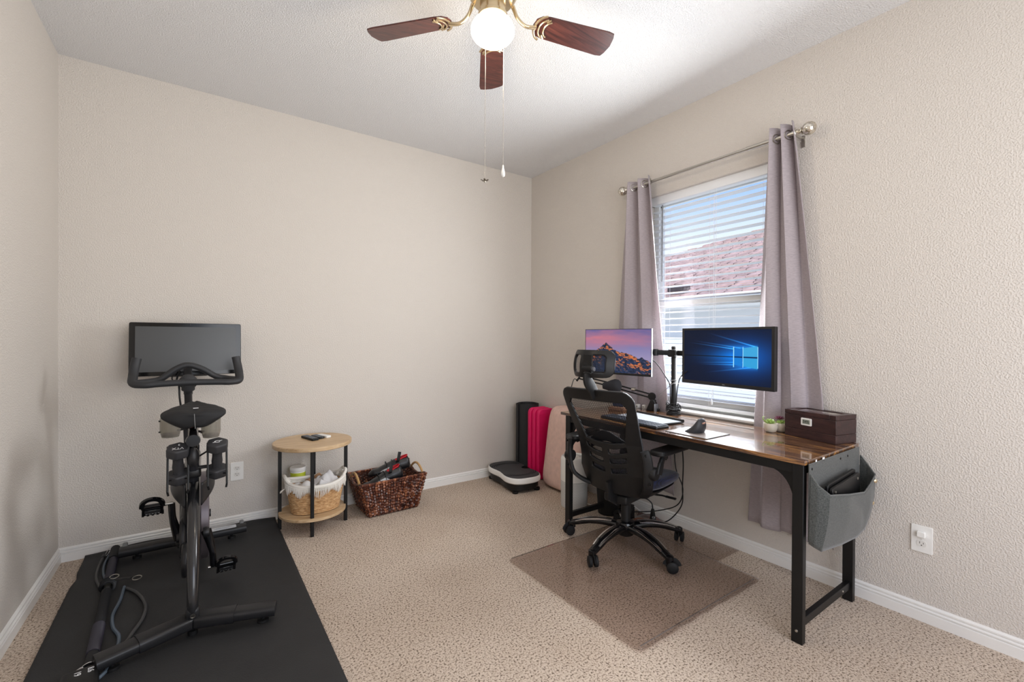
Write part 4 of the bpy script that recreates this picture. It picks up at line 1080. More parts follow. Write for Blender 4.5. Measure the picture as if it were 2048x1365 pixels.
for j in range(19):
    for k in range(64):
        a = 2*PI*(k+.5*(j % 2))/64
        if math.cos(a-math.radians(230)) < -.1: continue
        z = .012+.0092*j; r0 = .0972+.0008*(z/.19)
        c_ = V(ac[0]+r0*math.cos(a), ac[1]+r0*math.sin(a), z); t_ = V(-math.sin(a), math.cos(a), 0)
        n_ = V(math.cos(a), math.sin(a), 0)*.0014
        bm.faces.new([bm.verts.new(c_+n_+t_*dx+V(0, 0, dz)) for dx, dz in ((-.0022, 0), (0, -.0022), (.0022, 0), (0, .0022))])
obj('perforations', bm, mat('hole_grey', (128, 128, 128), .7), ap, smooth=False, kind='stuff')

# vibration plate
vp = thing('vibration_plate', 'black and white vibration platform on the carpet in the corner', 'exercise platform', (-.405, -.30, 0), math.radians(-7))
def pean(sc, n=72):
    out = []
    for k in range(n):
        a = 2*PI*k/n; c, d = math.cos(a), math.sin(a)
        x = .165*math.copysign(abs(c)**.62, c); y = .265*math.copysign(abs(d)**.62, d)
        x *= 1-.17*math.exp(-(y/.11)**2)
        out.append((x*sc + (sc-1)*0, y*(1-(1-sc)*.62)))
    return out
def ring_lofts(bm, levels):
    rs = [[bm.verts.new(V(x, y, z)) for x, y in pean(s)] for s, z in levels]
    for A, B in zip(rs, rs[1:]):
        for k in range(72): bm.faces.new((A[k], A[(k+1) % 72], B[(k+1) % 72], B[k]))
    bm.faces.new(rs[0][::-1]); bm.faces.new(rs[-1])
bm = bmesh.new(); ring_lofts(bm, [(.86, .018), (.90, .024), (.90, .075)]); obj('base', bm, MBP, vp, local=True)
bm = bmesh.new(); ring_lofts(bm, [(.93, .072), (1.0, .082), (1.01, .105), (.985, .120), (.97, .122)]); obj('white_rim', bm, MWH, vp, local=True)
bm = bmesh.new(); ring_lofts(bm, [(.95, .121), (.955, .1235), (.94, .1245)]); obj('rubber_top', bm, mat('grip_charcoal', (62, 62, 64), .8, bump=.4, bscale=500), vp, local=True)
bm = bmesh.new(); rn = random.Random(3)
for s in (1, -1):
    for k in range(46):
        a = PI*k/45; 
        for q in range(3):
            r = .085+.018*q; box(bm, (r*math.cos(a)*1.15, s*(.12+.6*r*math.sin(a)), .1255), (.005, .003, .002), Euler((0, 0, a)))
obj('grip_pattern', bm, mat('grip_dark', (34, 34, 36), .8), vp, local=True, smooth=False, kind='stuff')
bm = bmesh.new(); prism(bm, [(.055*math.cos(a)+.135, .042*math.sin(a)) for a in [PI/2+PI*k/16 for k in range(17)]], .1240, .1256); obj('control_panel', bm, MBG, vp, local=True)
for sx_, sy in ((1, 1), (1, -1), (-1, 1), (-1, -1)):
    bm = bmesh.new(); lathe(bm, [(.022, 0), (.024, .004), (.024, .02)], (sx_*.10, sy*.215, 0), 16); obj('foot', bm, MRB, vp, local=True)
bm = bmesh.new(); tube(bm, [(.02, -.2435, .035), (.10, -.232, .035)], .0016, 6); tube(bm, [(.102, -.232, .035), (.108, -.229, .035)], .004, 6); obj('badge', bm, MST, vp, local=True)

# ============================================================ SIDE TABLE + BASKETS
MOAK = wood('light_oak', ((178, 146, 108), (198, 168, 130), (212, 186, 150)), (1.6, 22, 22), .42)
stt = thing('side_table', 'round oak topped side table with black legs and a lower shelf', 'side table', (-1.975, -.262, 0))
tc_ = (-1.975, -.262)
bm = bmesh.new(); lathe(bm, [(.233, .533), (.236, .536), (.236, .555), (.233, .558)], (tc_[0], tc_[1], 0), 64); obj('table_top', bm, MOAK, stt)
bm = bmesh.new(); lathe(bm, [(.198, .098), (.200, .100), (.200, .113), (.198, .115)], (tc_[0], tc_[1], 0), 64); obj('lower_shelf', bm, MOAK, stt)
for x, y in ((-2.013, -.430), (-2.160, -.200), (-1.775, -.285), (-1.932, -.075)):
    bm = bmesh.new(); box(bm, (x, y, .2665), (.020, .020, .533)); obj('leg', bm, MBK, stt, bev=.002)
def remote(label, mx, w, l, m, btn):
    t = thing('remote_control', label, 'remote control', mx.translation, 0, 'remote controls on the side table')
    bm = bmesh.new(); prism(bm, rrect(w, l, .008), 0, .014, mx); obj('case', bm, m, t, bev=.003)
    if btn:
        bm = bmesh.new(); nx_ = 3; ny_ = 7
        for i in range(nx_):
            for j in range(ny_):
                c = V((i-1)*w*.27, (j-3)*l*.118, .0145); prism(bm, [(c.x+a*w*.09, c.y+b*l*.03) for a, b in ((-1, -1), (1, -1), (1, 1), (-1, 1))], .014, .0158, mx)
        obj('buttons', bm, btn, t, smooth=False)
    return t
TZ = .558
mgb = mat('button_grey', (120, 124, 130), .5)
remote('long black remote control on the side table', Matrix.Translation(V(-1.985, -.215, TZ)) @ Matrix.Rotation(.28, 4, 'Z'), .046, .155, MBP, mgb)
remote('short black remote control in the middle of the remotes', Matrix.Translation(V(-1.935, -.205, TZ)) @ Matrix.Rotation(.30, 4, 'Z'), .042, .105, MBG, mgb)
remote('small white remote control beside the black ones', Matrix.Translation(V(-1.894, -.200, TZ)) @ Matrix.Rotation(.42, 4, 'Z'), .036, .105, MWH, None)

def oval_wall(c, rx, ry, taper, z0, z1, dip=0):
    def f(u, v):
        a = 2*PI*u; z = z0+(z1-z0)*v
        k = taper+(1-taper)*v; c_, d_ = math.cos(a), math.sin(a)
        return V(c[0]+rx*k*math.copysign(abs(c_)**.8, c_), c[1]+ry*k*math.copysign(abs(d_)**.8, d_), z+(dip*c_*c_*v if dip else 0))
    return f
jb = thing('jute_basket', 'oval jute rope basket with white rim and tassels under the side table', 'basket', (-1.965, -.285, .115))
jc = (-1.962, -.275)
MJT = wood('jute_rope', ((158, 114, 70), (202, 160, 112), (228, 194, 148)), (26, 26, 60), .75, dist=.5)
MCT = mat('white_cotton', (236, 232, 224), .9, bump=.4, bscale=350)
fw_ = oval_wall(jc, .172, .125, .80, .118, .285, .03)
NR = 15
for k in range(NR):
    bm = bmesh.new(); N_ = 84
    pts = [fw_(i/N_, (k+.5)/NR) for i in range(N_)]
    tube(bm, pts, [(.0062+.0012*math.sin(i*1.5+k), .0062+.0012*math.sin(i*1.5+k)) for i in range(N_)], 7, closed=True)
    obj('rope_coil', bm, MJT if k < NR-2 else MCT, jb)
bm = bmesh.new(); base = [bm.verts.new(fw_(i/40, .02)) for i in range(40)]; bm.faces.new(base); obj('basket_floor', bm, MJT, jb, smooth=False)
bm = bmesh.new(); tube(bm, [fw_(i/80, 1.0)+V(0, 0, .006) for i in range(80)], .011, 8, closed=True); obj('rope_rim', bm, MCT, jb)
for s in (1, -1):
    bm = bmesh.new(); b0 = V(jc[0]+s*.165, jc[1], .305)
    tube(bm, spline([b0+V(-s*.02, -.055, -.005), b0+V(s*.012, -.045, .035), b0+V(s*.016, 0, .048), b0+V(s*.012, .045, .035), b0+V(-s*.02, .055, -.005)], 6), .010, 8); obj('basket_handle', bm, MCT, jb)
bm = bmesh.new(); rn = random.Random(9)
for i in range(150):
    u = .5+.5*i/150; p = fw_(u, 1.0); q = fw_(u, .95); tri = abs(((i % 30)/15)-1); L_ = .022+.040*(1-tri)
    n_ = V(p.x-jc[0], p.y-jc[1], 0).normalized()
    tube(bm, [p+n_*.011, p+n_*.010+V(rn.uniform(-.002, .002), 0, -L_*.5), p+n_*.006+V(rn.uniform(-.003, .003), 0, -L_-rn.uniform(0, .008))], [.0022, .002, .001], 4)
obj('tassel_fringe', bm, MCT, jb, kind='stuff')
bm = bmesh.new(); b0 = V(jc[0]-.185, jc[1]-.03, .285)
for k in range(10): tube(bm, [b0, b0+V(-.02-.008*rn.random(), -.01+.02*rn.random(), -.012-.01*rn.random())], .0014, 4)
obj('side_tassel', bm, MCT, jb)
def cloth_heap(name, label, c, s, m, seed, cat, rz=0):
    bm = bmesh.new(); rn = random.Random(seed); o_ = V(rn.random()*9, rn.random()*9, 0)
    def f(u, v):
        x, y = (u-.5)*2, (v-.5)*2; r = max(abs(x), abs(y))
        z = (1-r**2.2)*(.6+.7*mnoise.noise(V(x*1.5, y*1.5, 0)+o_)) + .12*mnoise.noise(V(x*5, y*5, 3)+o_)
        return V(c[0]+s[0]*(x*math.cos(rz)-y*math.sin(rz)), c[1]+s[1]*(x*math.sin(rz)+y*math.cos(rz)), c[2]+s[2]*z)
    grid(bm, f, 26, 26); return tag(obj(name, bm, m, ang=60, solid=.003), label, cat)
cloth_heap('folded_cloth', 'crumpled white cloth in the left half of the jute basket', (-2.035, -.285, .262), (.075, .075, .055), mat('cloth_white', (230, 228, 226), .9), 4, 'cloth')
cloth_heap('folded_cloth', 'pale grey cloth peaking up in the right half of the jute basket', (-1.905, -.29, .268), (.085, .065, .085), mat('cloth_pale', (214, 212, 212), .9), 8, 'cloth', .3)
cloth_heap('brown_cloth', 'brown and cream patterned cloth at the back of the jute basket', (-1.95, -.215, .262), (.065, .04, .085), mat('cloth_tan', (176, 138, 104), .9, var=.4, vscale=60), 12, 'cloth')
jr = thing('plastic_tub', 'white lidded tub with a lime green label behind the jute basket', 'tub', (-2.035, -.095, 0))
jx = (-2.035, -.095, 0)
bm = bmesh.new(); lathe(bm, [(.044, .115), (.046, .12), (.046, .325), (.044, .33)], jx, 28); obj('tub_body', bm, MWH, jr)
bm = bmesh.new(); lathe(bm, [(.0465, .275), (.0468, .276), (.0468, .322), (.0465, .323)], jx, 28, cap=False); obj('label_band', bm, mat('lime_label', (186, 196, 48), .5), jr)
bm = bmesh.new(); lathe(bm, [(.048, .330), (.050, .333), (.050, .352), (.047, .357), (.01, .357)], jx, 28); obj('lid', bm, MWH, jr)

# dark woven basket
rb = thing('rattan_basket', 'dark brown woven rectangular basket with cane handles', 'basket', (-1.455, -.20, 0))
MRT = wood('dark_banana_leaf', ((34, 16, 12), (96, 48, 32), (196, 132, 92)), (30, 30, 10), .35, dist=1.0, pos=(.36, .52, .68))
MCN = mat('cane', (190, 150, 98), .45, var=.2, vscale=60)
B4 = [(-1.632, -.345), (-1.285, -.338), (-1.285, -.075), (-1.632, -.075)]; T4 = [(-1.690, -.372), (-1.222, -.352), (-1.232, -.028), (-1.690, -.028)]
RH = [.228, .232, .232, .228]
def side(k, u, v):
    a = V(*B4[k], 0).lerp(V(*B4[(k+1) % 4], 0), u); b = V(*T4[k], RH[k]).lerp(V(*T4[(k+1) % 4], RH[(k+1) % 4]), u)
    dip = -.030*math.sin(PI*u)**2*v if k in (1, 3) else 0
    return a.lerp(b, v)+V(0, 0, dip+.004)
rn = random.Random(21)
bm = bmesh.new()
for k in range(4):
    wdt = (V(*T4[k], 0)-V(*T4[(k+1) % 4], 0)).length; nc = int(wdt/.019)
    nrm = (side(k, 1, .5)-side(k, 0, .5)).cross(V(0, 0, 1)).normalized()
    for c in range(nc):
        u = (c+.5)/nc; hw = .5/nc*1.1; j = 0; v = -.02 + .045*(c % 2)
        while v < .98:
            L_ = rn.uniform(.085, .13); v1 = min(1.0, v+L_); tw = rn.choice((-1, 1))*hw*.35
            p0, p1, p2 = side(k, u-tw, max(0, v)), side(k, u+tw*.2, (max(0, v)+v1)/2)+nrm*rn.uniform(.004, .009), side(k, u+tw, v1)
            tube(bm, [p0-nrm*.003, p1, p2-nrm*.003], [(.006, .004), (.0115, .006), (.006, .004)], 6)
            v = v1-.02
obj('leaf_weave', bm, MRT, rb, kind='stuff')
bm = bmesh.new()
for k in range(4): grid(bm, lambda u, v, k=k: side(k, u, v), 8, 4)
bm.faces.new([bm.verts.new(V(x, y, .006)) for x, y in B4]); obj('inner_lining', bm, mat('lining_dark', (56, 30, 20), .8), rb, solid=.003, smooth=False)
bm = bmesh.new(); loop = []
for k in range(4):
    for i in range(14): loop.append(side(k, i/14, 1)+V(0, 0, .003))
tube(bm, loop, [(.0085+.0012*math.sin(i*2.1), .0085+.0012*math.sin(i*2.1)) for i in range(len(loop))], 7, closed=True); obj('rim', bm, MRT, rb)
for k, xs in ((3, -1.69), (1, -1.227)):
    bm = bmesh.new(); pts = []
    for i in range(17):
        t = i/16; u = .18+.64*t; p = side(k, u, 1); p.z = side(k, .18, 1).z + .058*math.sin(PI*t)**.8 - .004; pts.append(p)
    tube(bm, pts, .0085, 8)
    for i in range(15):
        t = (i+1)/16; p = pts[i+1]
    obj('cane_handle', bm, MCN, rb)
# shoes in the basket
def shoe(label, o, rz, rx, sc=1.0, lining=True, strap_up=True):
    t = thing('cycling_shoe', label, 'shoe', o, 0, 'black cycling shoes in the brown basket')
    Mx = Matrix.Translation(V(*o)) @ Matrix.Rotation(rz, 4, 'Z') @ Matrix.Rotation(rx, 4, 'Y')
    def f(u, v):      # u round the section, v from heel to toe
        a = 2*PI*u; L_ = .27*sc; x = L_*v
        w = .036+.012*math.sin(PI*min(1, v*1.15))-.012*math.exp(-((v-.42)/.16)**2)
        w *= min(1, (v/.05)**.5 if v < .05 else 1)*(max(0.02, (1-v)/.14)**.5 if v > .86 else 1)
        h = (.082 if v < .25 else .082-.045*min(1, (v-.25)/.5)) * min(1, (max(0.02, v)/.04)**.5 if v < .04 else 1)*(max(0.05, (1-v)/.12)**.5 if v > .88 else 1)
        c_, d_ = math.cos(a), math.sin(a)
        y = w*math.copysign(abs(c_)**.7, c_)*(1-.28*max(0, d_)); z = h*(.5+.5*d_) if d_ > 0 else h*.5*(1+math.copysign(abs(d_)**.5, d_))
        return Mx @ V(x, y, z)
    bm = bmesh.new()
    def keep(u, v):
        return not (.16 < u < .34 and .045 < v < .34)
    grid(bm, f, 40, 44, keep, closed_u=True); smooth_rim(bm, 3); up_ = obj('upper', bm, mat('shoe_black', (26, 26, 28), .35), t, ang=80, solid=.004, soff=1)
    bm = bmesh.new()
    grid(bm, lambda u, v: Mx @ V(.060+.050*math.cos(2*PI*u)*(1-.35*v), .026*math.sin(2*PI*u)*(1-.35*v), .076-.012*math.cos(2*PI*u)*(1-v)-.038*v), 32, 6, closed_u=True)
    bm.faces.new([bm.verts.new(Mx @ V(.060+.033*math.cos(2*PI*k/32), .018*math.sin(2*PI*k/32), .038)) for k in range(32)])
    obj('lining', bm, MRED, t, ang=80)
    bm = bmesh.new(); rim = [Mx @ V(.060+.051*math.cos(a), .027*math.sin(a), .077-.012*math.cos(a)) for a in [2*PI*k/28 for k in range(28)]]
    tube(bm, rim, .003, 6, closed=True); obj('collar_piping', bm, MRED, t)
    bm = bmesh.new(); prism(bm, [(.01+.125*(1+math.cos(a))*1.0, (.030+.008*math.cos(a*2))*math.sin(a)) for a in [2*PI*k/32 for k in range(32)]], -.006, .002, Mx); obj('sole', bm, mat('sole_carbon', (44, 44, 48), .3), t)
    for s in (1, -1):
        bm = bmesh.new(); pl = [(.10, .020), (.13, .044), (.165, .040), (.21, .030), (.225, .022), (.20, .018), (.16, .016), (.125, .014)]
        sw = [Mx @ V(x, s*(.0515-.15*abs(x-.16)**1.3 - .012*((z-.02)/.03)), z) for x, z in pl]
        cen = sum(sw, V(0, 0, 0))/len(sw); vs = [bm.verts.new(q) for q in sw]; cv = bm.verts.new(cen)
        for i in range(len(vs)): bm.faces.new((vs[i], vs[(i+1) % len(vs)], cv))
        obj('side_emblem', bm, mat('emblem_silver', (190, 192, 194), .4), t, solid=.002)
    for x_, up_h in ((.125, .0), (.17, .0), (.095, .055 if strap_up else 0)):
        bm = bmesh.new()
        if up_h: tube(bm, spline([Mx @ V(x_, .030, .055), Mx @ V(x_-.01, .038, .075), Mx @ V(x_-.03, .030, .075+up_h)], 5), [(.012, .003)]*12, 6, upv=(0, 1, 0), sq=4)
        else: tube(bm, [Mx @ V(x_, .040*math.cos(a), .028+.042*math.sin(a)*(1-(x_-.12)*2)) for a in [PI*k/12 for k in range(13)]], (.011, .002), 6, upv=Mx.to_3x3() @ V(1, 0, 0), sq=4)
        obj('strap', bm, MBP, t)
    return t
shoe('black cycling shoe lying in front with a silver side emblem', (-1.375, -.285, .232), math.radians(176), math.radians(12), 1.12)
shoe('black cycling shoe with a bright red lining, lying behind the other', (-1.285, -.20, .268), math.radians(170), math.radians(8), 1.12)
cloth_heap('blue_cloth', 'blue cloth at the left end of the dark brown basket', (-1.62, -.28, .165), (.055, .05, .03), mat('cloth_blue', (36, 62, 120), .8), 5, 'cloth')
cloth_heap('dark_cloth', 'dark red and black cloth filling the brown basket under the shoes', (-1.44, -.19, .10), (.16, .13, .09), mat('cloth_dark', (54, 24, 30), .9, var=.5, vscale=30), 15, 'cloth')

# ============================================================ EXERCISE BIKE
# black floor mat, its far edge curling up against the baseboard
fm = thing('equipment_mat', 'large black rubber mat under the exercise bike', 'mat', (-2.63, -.9, 0))
bm = bmesh.new()
def fmf(u, v):
    y = -1.95 + 1.925*v
    xl = -3.094 if y > -.30 else -3.094 - .0*(-.30-y)
    xl += .010*math.exp(-((y+.33)/.05)**2)
    x = xl + (-2.163-xl)*u
    z = .008 + .0012*math.sin(x*11+y*3)
    d = y+.10
    if d > 0: z += (d/.075)**2*.024*(.35+.65*(math.sin((x+3.1)*6.2)**2)); y -= d*.12
    return V(x, y, z)
grid(bm, fmf, 60, 120); obj('mat_sheet', bm, MMAT, fm, solid=.006, soff=-1)

bike = thing('exercise_bike', 'black indoor exercise bike with a wide screen on a rubber mat', 'exercise bike', (-2.61, -.70, .012))
BX = -2.61; MZ = .010
def P(name, bm, m=MDG, parent=bike, **k): return obj(name, bm, m, parent, **k)
MGR = mat('grip_rubber', (40, 41, 44), .55)
# rear stabiliser: shallow V with a raised centre sleeve
ends = [V(-2.895, -1.235, .058), V(BX, -1.150, .070), V(-2.318, -1.228, .058)]
bm = bmesh.new(); tube(bm, [ends[0], ends[0].lerp(ends[1], .96), ends[1]+V(0, .002, 0), ends[2].lerp(ends[1], .96), ends[2]], (.037, .021), 16, upv=(0, 0, 1), sq=4); rs = P('rear_stabilizer', bm)
bm = bmesh.new(); tube(bm, [ends[0].lerp(ends[1], .40), ends[0].lerp(ends[1], .95), ends[1]+V(0, .003, 0), ends[2].lerp(ends[1], .95), ends[2].lerp(ends[1], .50)], (.041, .025), 16, upv=(0, 0, 1), sq=4); P('center_sleeve', bm, MDG, rs)
for e_, s in ((ends[0], 1), (ends[2], -1)):
    q = e_.lerp(ends[1], .16)
    bm = bmesh.new(); lathe(bm, [(.022, 0), (.024, .004), (.022, .014), (.008, .016), (.008, .04)], (q.x, q.y-.004, MZ), 20); P('leveling_foot', bm, MRB, rs)
bm = bmesh.new(); lathe(bm, [(.018, 0), (.018, .02), (.008, .022), (.008, .05)], (BX, -1.15, MZ), 16); P('leveling_foot', bm, MRB, rs)
# front stabiliser
bm = bmesh.new(); tube(bm, [V(-2.935, -.205, .060), V(-2.345, -.205, .060)], (.034, .021), 16, upv=(0, 0, 1), sq=4); fs = P('front_stabilizer', bm)
for x in (-2.915, -2.365):
    bm = bmesh.new(); lathe(bm, [(.006, -.010), (.024, -.010), (.026, -.006), (.026, .006), (.024, .010), (.006, .010)], (x, -.155, .066), 22, Euler((0, PI/2, 0)))
    P('transport_wheel', bm, mat('wheel_grey', (120, 122, 122), .5), fs)
for x in (-2.86, -2.42):
    bm = bmesh.new(); lathe(bm, [(.020, 0), (.020, .016), (.008, .018), (.008, .04)], (x, -.205, MZ), 16); P('leveling_foot', bm, MRB, fs)
bm = bmesh.new(); prism(bm, rrect(.135, .046, .006), .0812, .0822, Matrix.Translation(V(-2.465, -.205, 0))); P('warning_label', bm, mat('label_paper', (206, 208, 212), .6), fs, smooth=False)
bm = bmesh.new()
for j in range(6): box(bm, (-2.465, -.205+.005*(j-2.5), .0824), (.11-.02*(j % 3), .0012, .0004))
P('label_print', bm, mat('label_ink', (130, 132, 140), .6), fs, smooth=False)
# main frame: rear leg sweeps up and forward
leg = spline([(BX, -1.150, .075), (BX, -1.150, .14), (BX+.001, -1.115, .25), (BX+.002, -1.03, .37), (BX+.002, -.92, .47), (BX, -.80, .54), (BX, -.66, .575), (BX, -.52, .60)], 8)
n_ = len(leg); wid = []
for i, p in enumerate(leg):
    t = i/(n_-1); w = .0200+.003*min(1, max(0, (t-.12)/.30))+(.012*max(0, t-.5)*2); wid.append((w, .030+.012*min(1, t*3)))
bm = bmesh.new(); tube(bm, leg, wid, 18, upv=(1, 0, 0) if False else None, sq=2.6); mf = P('main_frame', bm, mat('frame_gloss', (30, 30, 32), .25, coat=.4))
bm = bmesh.new(); rbox(bm, (BX, -1.160, .10), (.048, .05, .06), .014); lathe(bm, [(.012, 0), (.012, .004), (.008, .004), (.008, .001)], (BX, -1.186, .104), 18, Euler((PI/2+.15, 0, 0))); P('leg_socket', bm, MDG, mf)
bm = bmesh.new(); lathe(bm, [(.0095, 0), (.0095, .0015), (.0075, .0015), (.0075, 0)], (BX, -1.1895, .1045), 20, Euler((PI/2+.15, 0, 0))); P('bolt_ring', bm, MST, mf)
# lower tubes to the bottom bracket and on to the front stabiliser
bm = bmesh.new(); tube(bm, spline([(BX-.012, -.86, .50), (BX-.014, -.80, .40), (BX-.016, -.76, .275)], 6), (.024, .030), 14, sq=3)
tube(bm, spline([(BX-.016, -.76, .275), (BX-.05, -.62, .20), (BX-.055, -.40, .12), (BX-.045, -.205, .075)], 6), (.018, .022), 12, sq=3)
tube(bm, spline([(BX+.0, -.52, .60), (BX-.03, -.38, .50), (BX-.045, -.27, .28), (BX-.045, -.205, .075)], 6), (.016, .022), 12, sq=3)
P('fork_frame', bm, MDG, mf)
# flywheel with rim ring
FWC = (BX+.048, -.47, .275)
bm = bmesh.new(); lathe(bm, [(.03, -.012), (.17, -.010), (.20, -.018), (.218, -.019), (.222, -.015), (.222, .015), (.218, .019), (.20, .018), (.17, .010), (.03, .012)], FWC, 72, Euler((0, PI/2, 0)))
fwh = P('flywheel', bm, mat('flywheel_steel', (112, 104, 108), .38, .45))
bm = bmesh.new()
for k in range(5):
    a = 2*PI*k/5; 
lathe(bm, [(.02, -.03), (.02, .03)], FWC, 20, Euler((0, PI/2, 0))); P('axle_hub', bm, MDG, fwh)
# belt guard discs and side panels
bm = bmesh.new(); lathe(bm, [(.06, -.012), (.088, -.010), (.094, 0), (.088, .010), (.06, .012)], (BX-.040, -.76, .275), 36, Euler((0, PI/2, 0)))
pl = [(-.79, .36), (-.70, .365), (-.45, .34), (-.40, .28), (-.45, .21), (-.70, .185), (-.80, .19)]
prism(bm, pl, -.012, .012, Matrix(((0, 0, 1, BX-.040), (1, 0, 0, 0), (0, 1, 0, 0), (0, 0, 0, 1)))); lathe(bm, [(.02, -.016), (.072, -.012), (.078, 0), (.072, .012), (.02, .016)], (BX-.030, -.86, .205), 36, Euler((0, PI/2, 0))); P('belt_guard', bm, MDG, mf, bev=.006)
for s, x0 in ((-1, -.105), (1, .055)):
    bm = bmesh.new()
    grid(bm, lambda u, v, s=s: V(BX + s*(.030+.055*math.sin(PI*.5*u)), -.95+.20*u, .47+.10*v+.05*u*(1-v)), 14, 8); P('frame_fairing', bm, MDG, mf, solid=.004)
# red resistance line and brake box
bm = bmesh.new(); rbox(bm, (BX-.035, -.60, .52), (.05, .09, .10), .012); P('brake_box', bm, MDG, mf)
# seat tube, clamp lever, post
bm = bmesh.new(); tube(bm, [(BX, -.80, .50), (BX, -.905, .725)], (.024, .030), 16, sq=3.5); st = P('seat_tube', bm, mat('tube_satin', (58, 58, 62), .25, .3))
bm = bmesh.new(); rbox(bm, (BX, -.855, .600), (.062, .060, .045), .012); tube(bm, [(BX-.05, -.88, .625), (BX+.06, -.88, .625)], .008, 8); P('post_collar', bm, MDG, st)
bm = bmesh.new(); lathe(bm, [(.002, -.012), (.020, -.008), (.024, 0), (.020, .010), (.012, .016), (.002, .018)], (BX, -.945, .690), 24, Euler((PI/2-.35, 0, 0)), sy=1.0, sx=1.0)
for v in bm.verts: v.co.z = .690+(v.co.z-.690)*1.9
P('clamp_lever', bm, MDG, st)
bm = bmesh.new(); tube(bm, [(BX, -.895, .70), (BX, -.93, .775)], (.019, .024), 14, sq=3); tube(bm, [(BX, -.995, .782), (BX, -.70, .800)], (.020, .014), 14, sq=3)
lathe(bm, [(.026, -.012), (.028, 0), (.026, .012)], (BX, -.99, .772), 20, Euler((PI/2, 0, 0))); P('seat_post', bm, MBG, st)
bm = bmesh.new()
for s in (-1, 1): tube(bm, spline([(BX+s*.018, -.90, .845), (BX+s*.022, -.80, .825), (BX+s*.020, -.66, .830), (BX+s*.014, -.58, .86)], 5), .0035, 8)
rbox(bm, (BX, -.78, .822), (.05, .05, .035), .008); P('saddle_rails', bm, MBG, st)
bm = bmesh.new(); rbox(bm, (BX-.012, -.925, .825), (.020, .012, .014), .003); P('red_tag', bm, MRED, st)
# saddle with padded cover
SAD = [(0, .060, .880, .020), (.04, .104, .889, .046), (.12, .121, .897, .062), (.25, .124, .902, .064), (.40, .104, .906, .050), (.55, .066, .908, .040), (.75, .038, .908, .030), (.93, .028, .904, .026), (1, .010, .896, .016)]
def sad(u, v):
    for a, b in zip(SAD, SAD[1:]):
        if v <= b[0] or b[0] == 1: break
    t = (v-a[0])/(b[0]-a[0]); t = t*t*(3-2*t); w, top, hh = [a[k]+(b[k]-a[k])*t for k in (1, 2, 3)]
    an = 2*PI*u; c_, d_ = math.cos(an), math.sin(an)
    if d_ >= 0: x = w*math.copysign(abs(c_)**.8, c_); z = top-.032+.032*d_**.8
    else:
        x = w*c_*(1+.30*d_); z = top-.032+hh*d_*(.75+.45*abs(c_)*(1-abs(c_))*2)
    return V(BX+.004+x, -.935+.335*v - .012*(1-abs(c_))*(v < .1), z-.006*math.exp(-(c_/.2)**2)*(d_ > 0))
bm = bmesh.new(); grid(bm, sad, 56, 36, closed_u=True); bmesh.ops.holes_fill(bm, edges=[e for e in bm.edges if e.is_boundary])
sd_ = P('saddle', bm, mat('saddle_cover', (24, 24, 26), .75, bump=.3, bscale=400), ang=75)
bm = bmesh.new(); tube(bm, [(BX+.004, -.951, .882), (BX+.006, -.955, .845), (BX+.008, -.950, .815)], .0012, 6); P('pull_cord', bm, mat('cord_grey', (130, 130, 130), .6), sd_)
bm = bmesh.new(); box(bm, (BX+.010, -.885, .899), (.020, .006, .0025)); P('saddle_tag', bm, MTXT, sd_)
# bottle holders hung forward of the saddle
MSM = seethrough('smoke_plastic', (226, 228, 220), .30, .12, 0)
for s, x0, y0, z0 in ((-1, BX-.095, -.52, .715), (1, BX+.078, -.50, .690)):
    bm = bmesh.new()
    grid(bm, lambda u, v: V(x0 + .043*math.cos(2*PI*u)*(.82+.18*min(1, v*3)), y0+.043*math.sin(2*PI*u)*(.82+.18*min(1, v*3)), z0+.095*v), 32, 8, closed_u=True)
    bmesh.ops.holes_fill(bm, edges=[e for e in bm.edges if e.is_boundary and (e.verts[0].co.z < z0+.001)])
    bh = P('bottle_holder', bm, MSM, solid=.002)
    bm = bmesh.new(); lathe(bm, [(.036, 0), (.037, .002), (.037, .012), (.03, .013)], (x0, y0, z0+.004), 28); P('holder_base', bm, mat('olive_grey', (104, 104, 92), .5), bh)
    bm = bmesh.new()
    for zz in (.03, .085): tube(bm, [(x0-.041, y0-.016, z0+zz), (x0-.046, y0-.018, z0+zz)], .004, 8)
    tube(bm, [(x0-s*.03, y0+.0, z0+.03), (BX, y0+.06, z0+.03)], .006, 8); P('holder_bracket', bm, MBP, bh)
# handlebar post, neck, adjuster
HB = V(-2.632, 0, 0)
bm = bmesh.new(); tube(bm, [(BX-.010, -.40, .56), (BX-.018, -.44, .78)], (.026, .032), 16, sq=3.5); hp = P('head_tube', bm, mat('tube_dark', (48, 48, 52), .25, .3))
bm = bmesh.new(); tube(bm, [(BX-.018, -.44, .76), (-2.632, -.475, .93)], (.017, .022), 14, sq=3); rbox(bm, (BX-.020, -.445, .80), (.055, .07, .05), .012); P('handlebar_post', bm, MDG, hp)
bm = bmesh.new(); tube(bm, [(BX-.03, -.455, .835), (BX+.06, -.47, .838)], [.004, .0045], 8); tube(bm, [(BX+.04, -.468, .838), (BX+.085, -.472, .838)], .007, 10)
for s in (-1, 1): tube(bm, [(BX-.024+s*.030, -.47, .855), (BX-.024+s*.036, -.47, .855)], .006, 8)
P('adjuster_lever', bm, MBP, hp)
bm = bmesh.new(); tube(bm, spline([(-2.632, -.470, .925), (-2.632, -.488, .955), (-2.632, -.50, .985)], 5), [(.020, .020)]*4+[(.030, .024)]*8, 16); 
t2 = bmesh.new(); lathe(t2, [(.020, -.045), (.034, -.03), (.048, -.01), (.036, .012), (.020, .030), (.004, .034)], (-2.632, -.49, .995), 20, sy=.6); merge(bm, t2)
P('handlebar_stem', bm, MGR, hp)
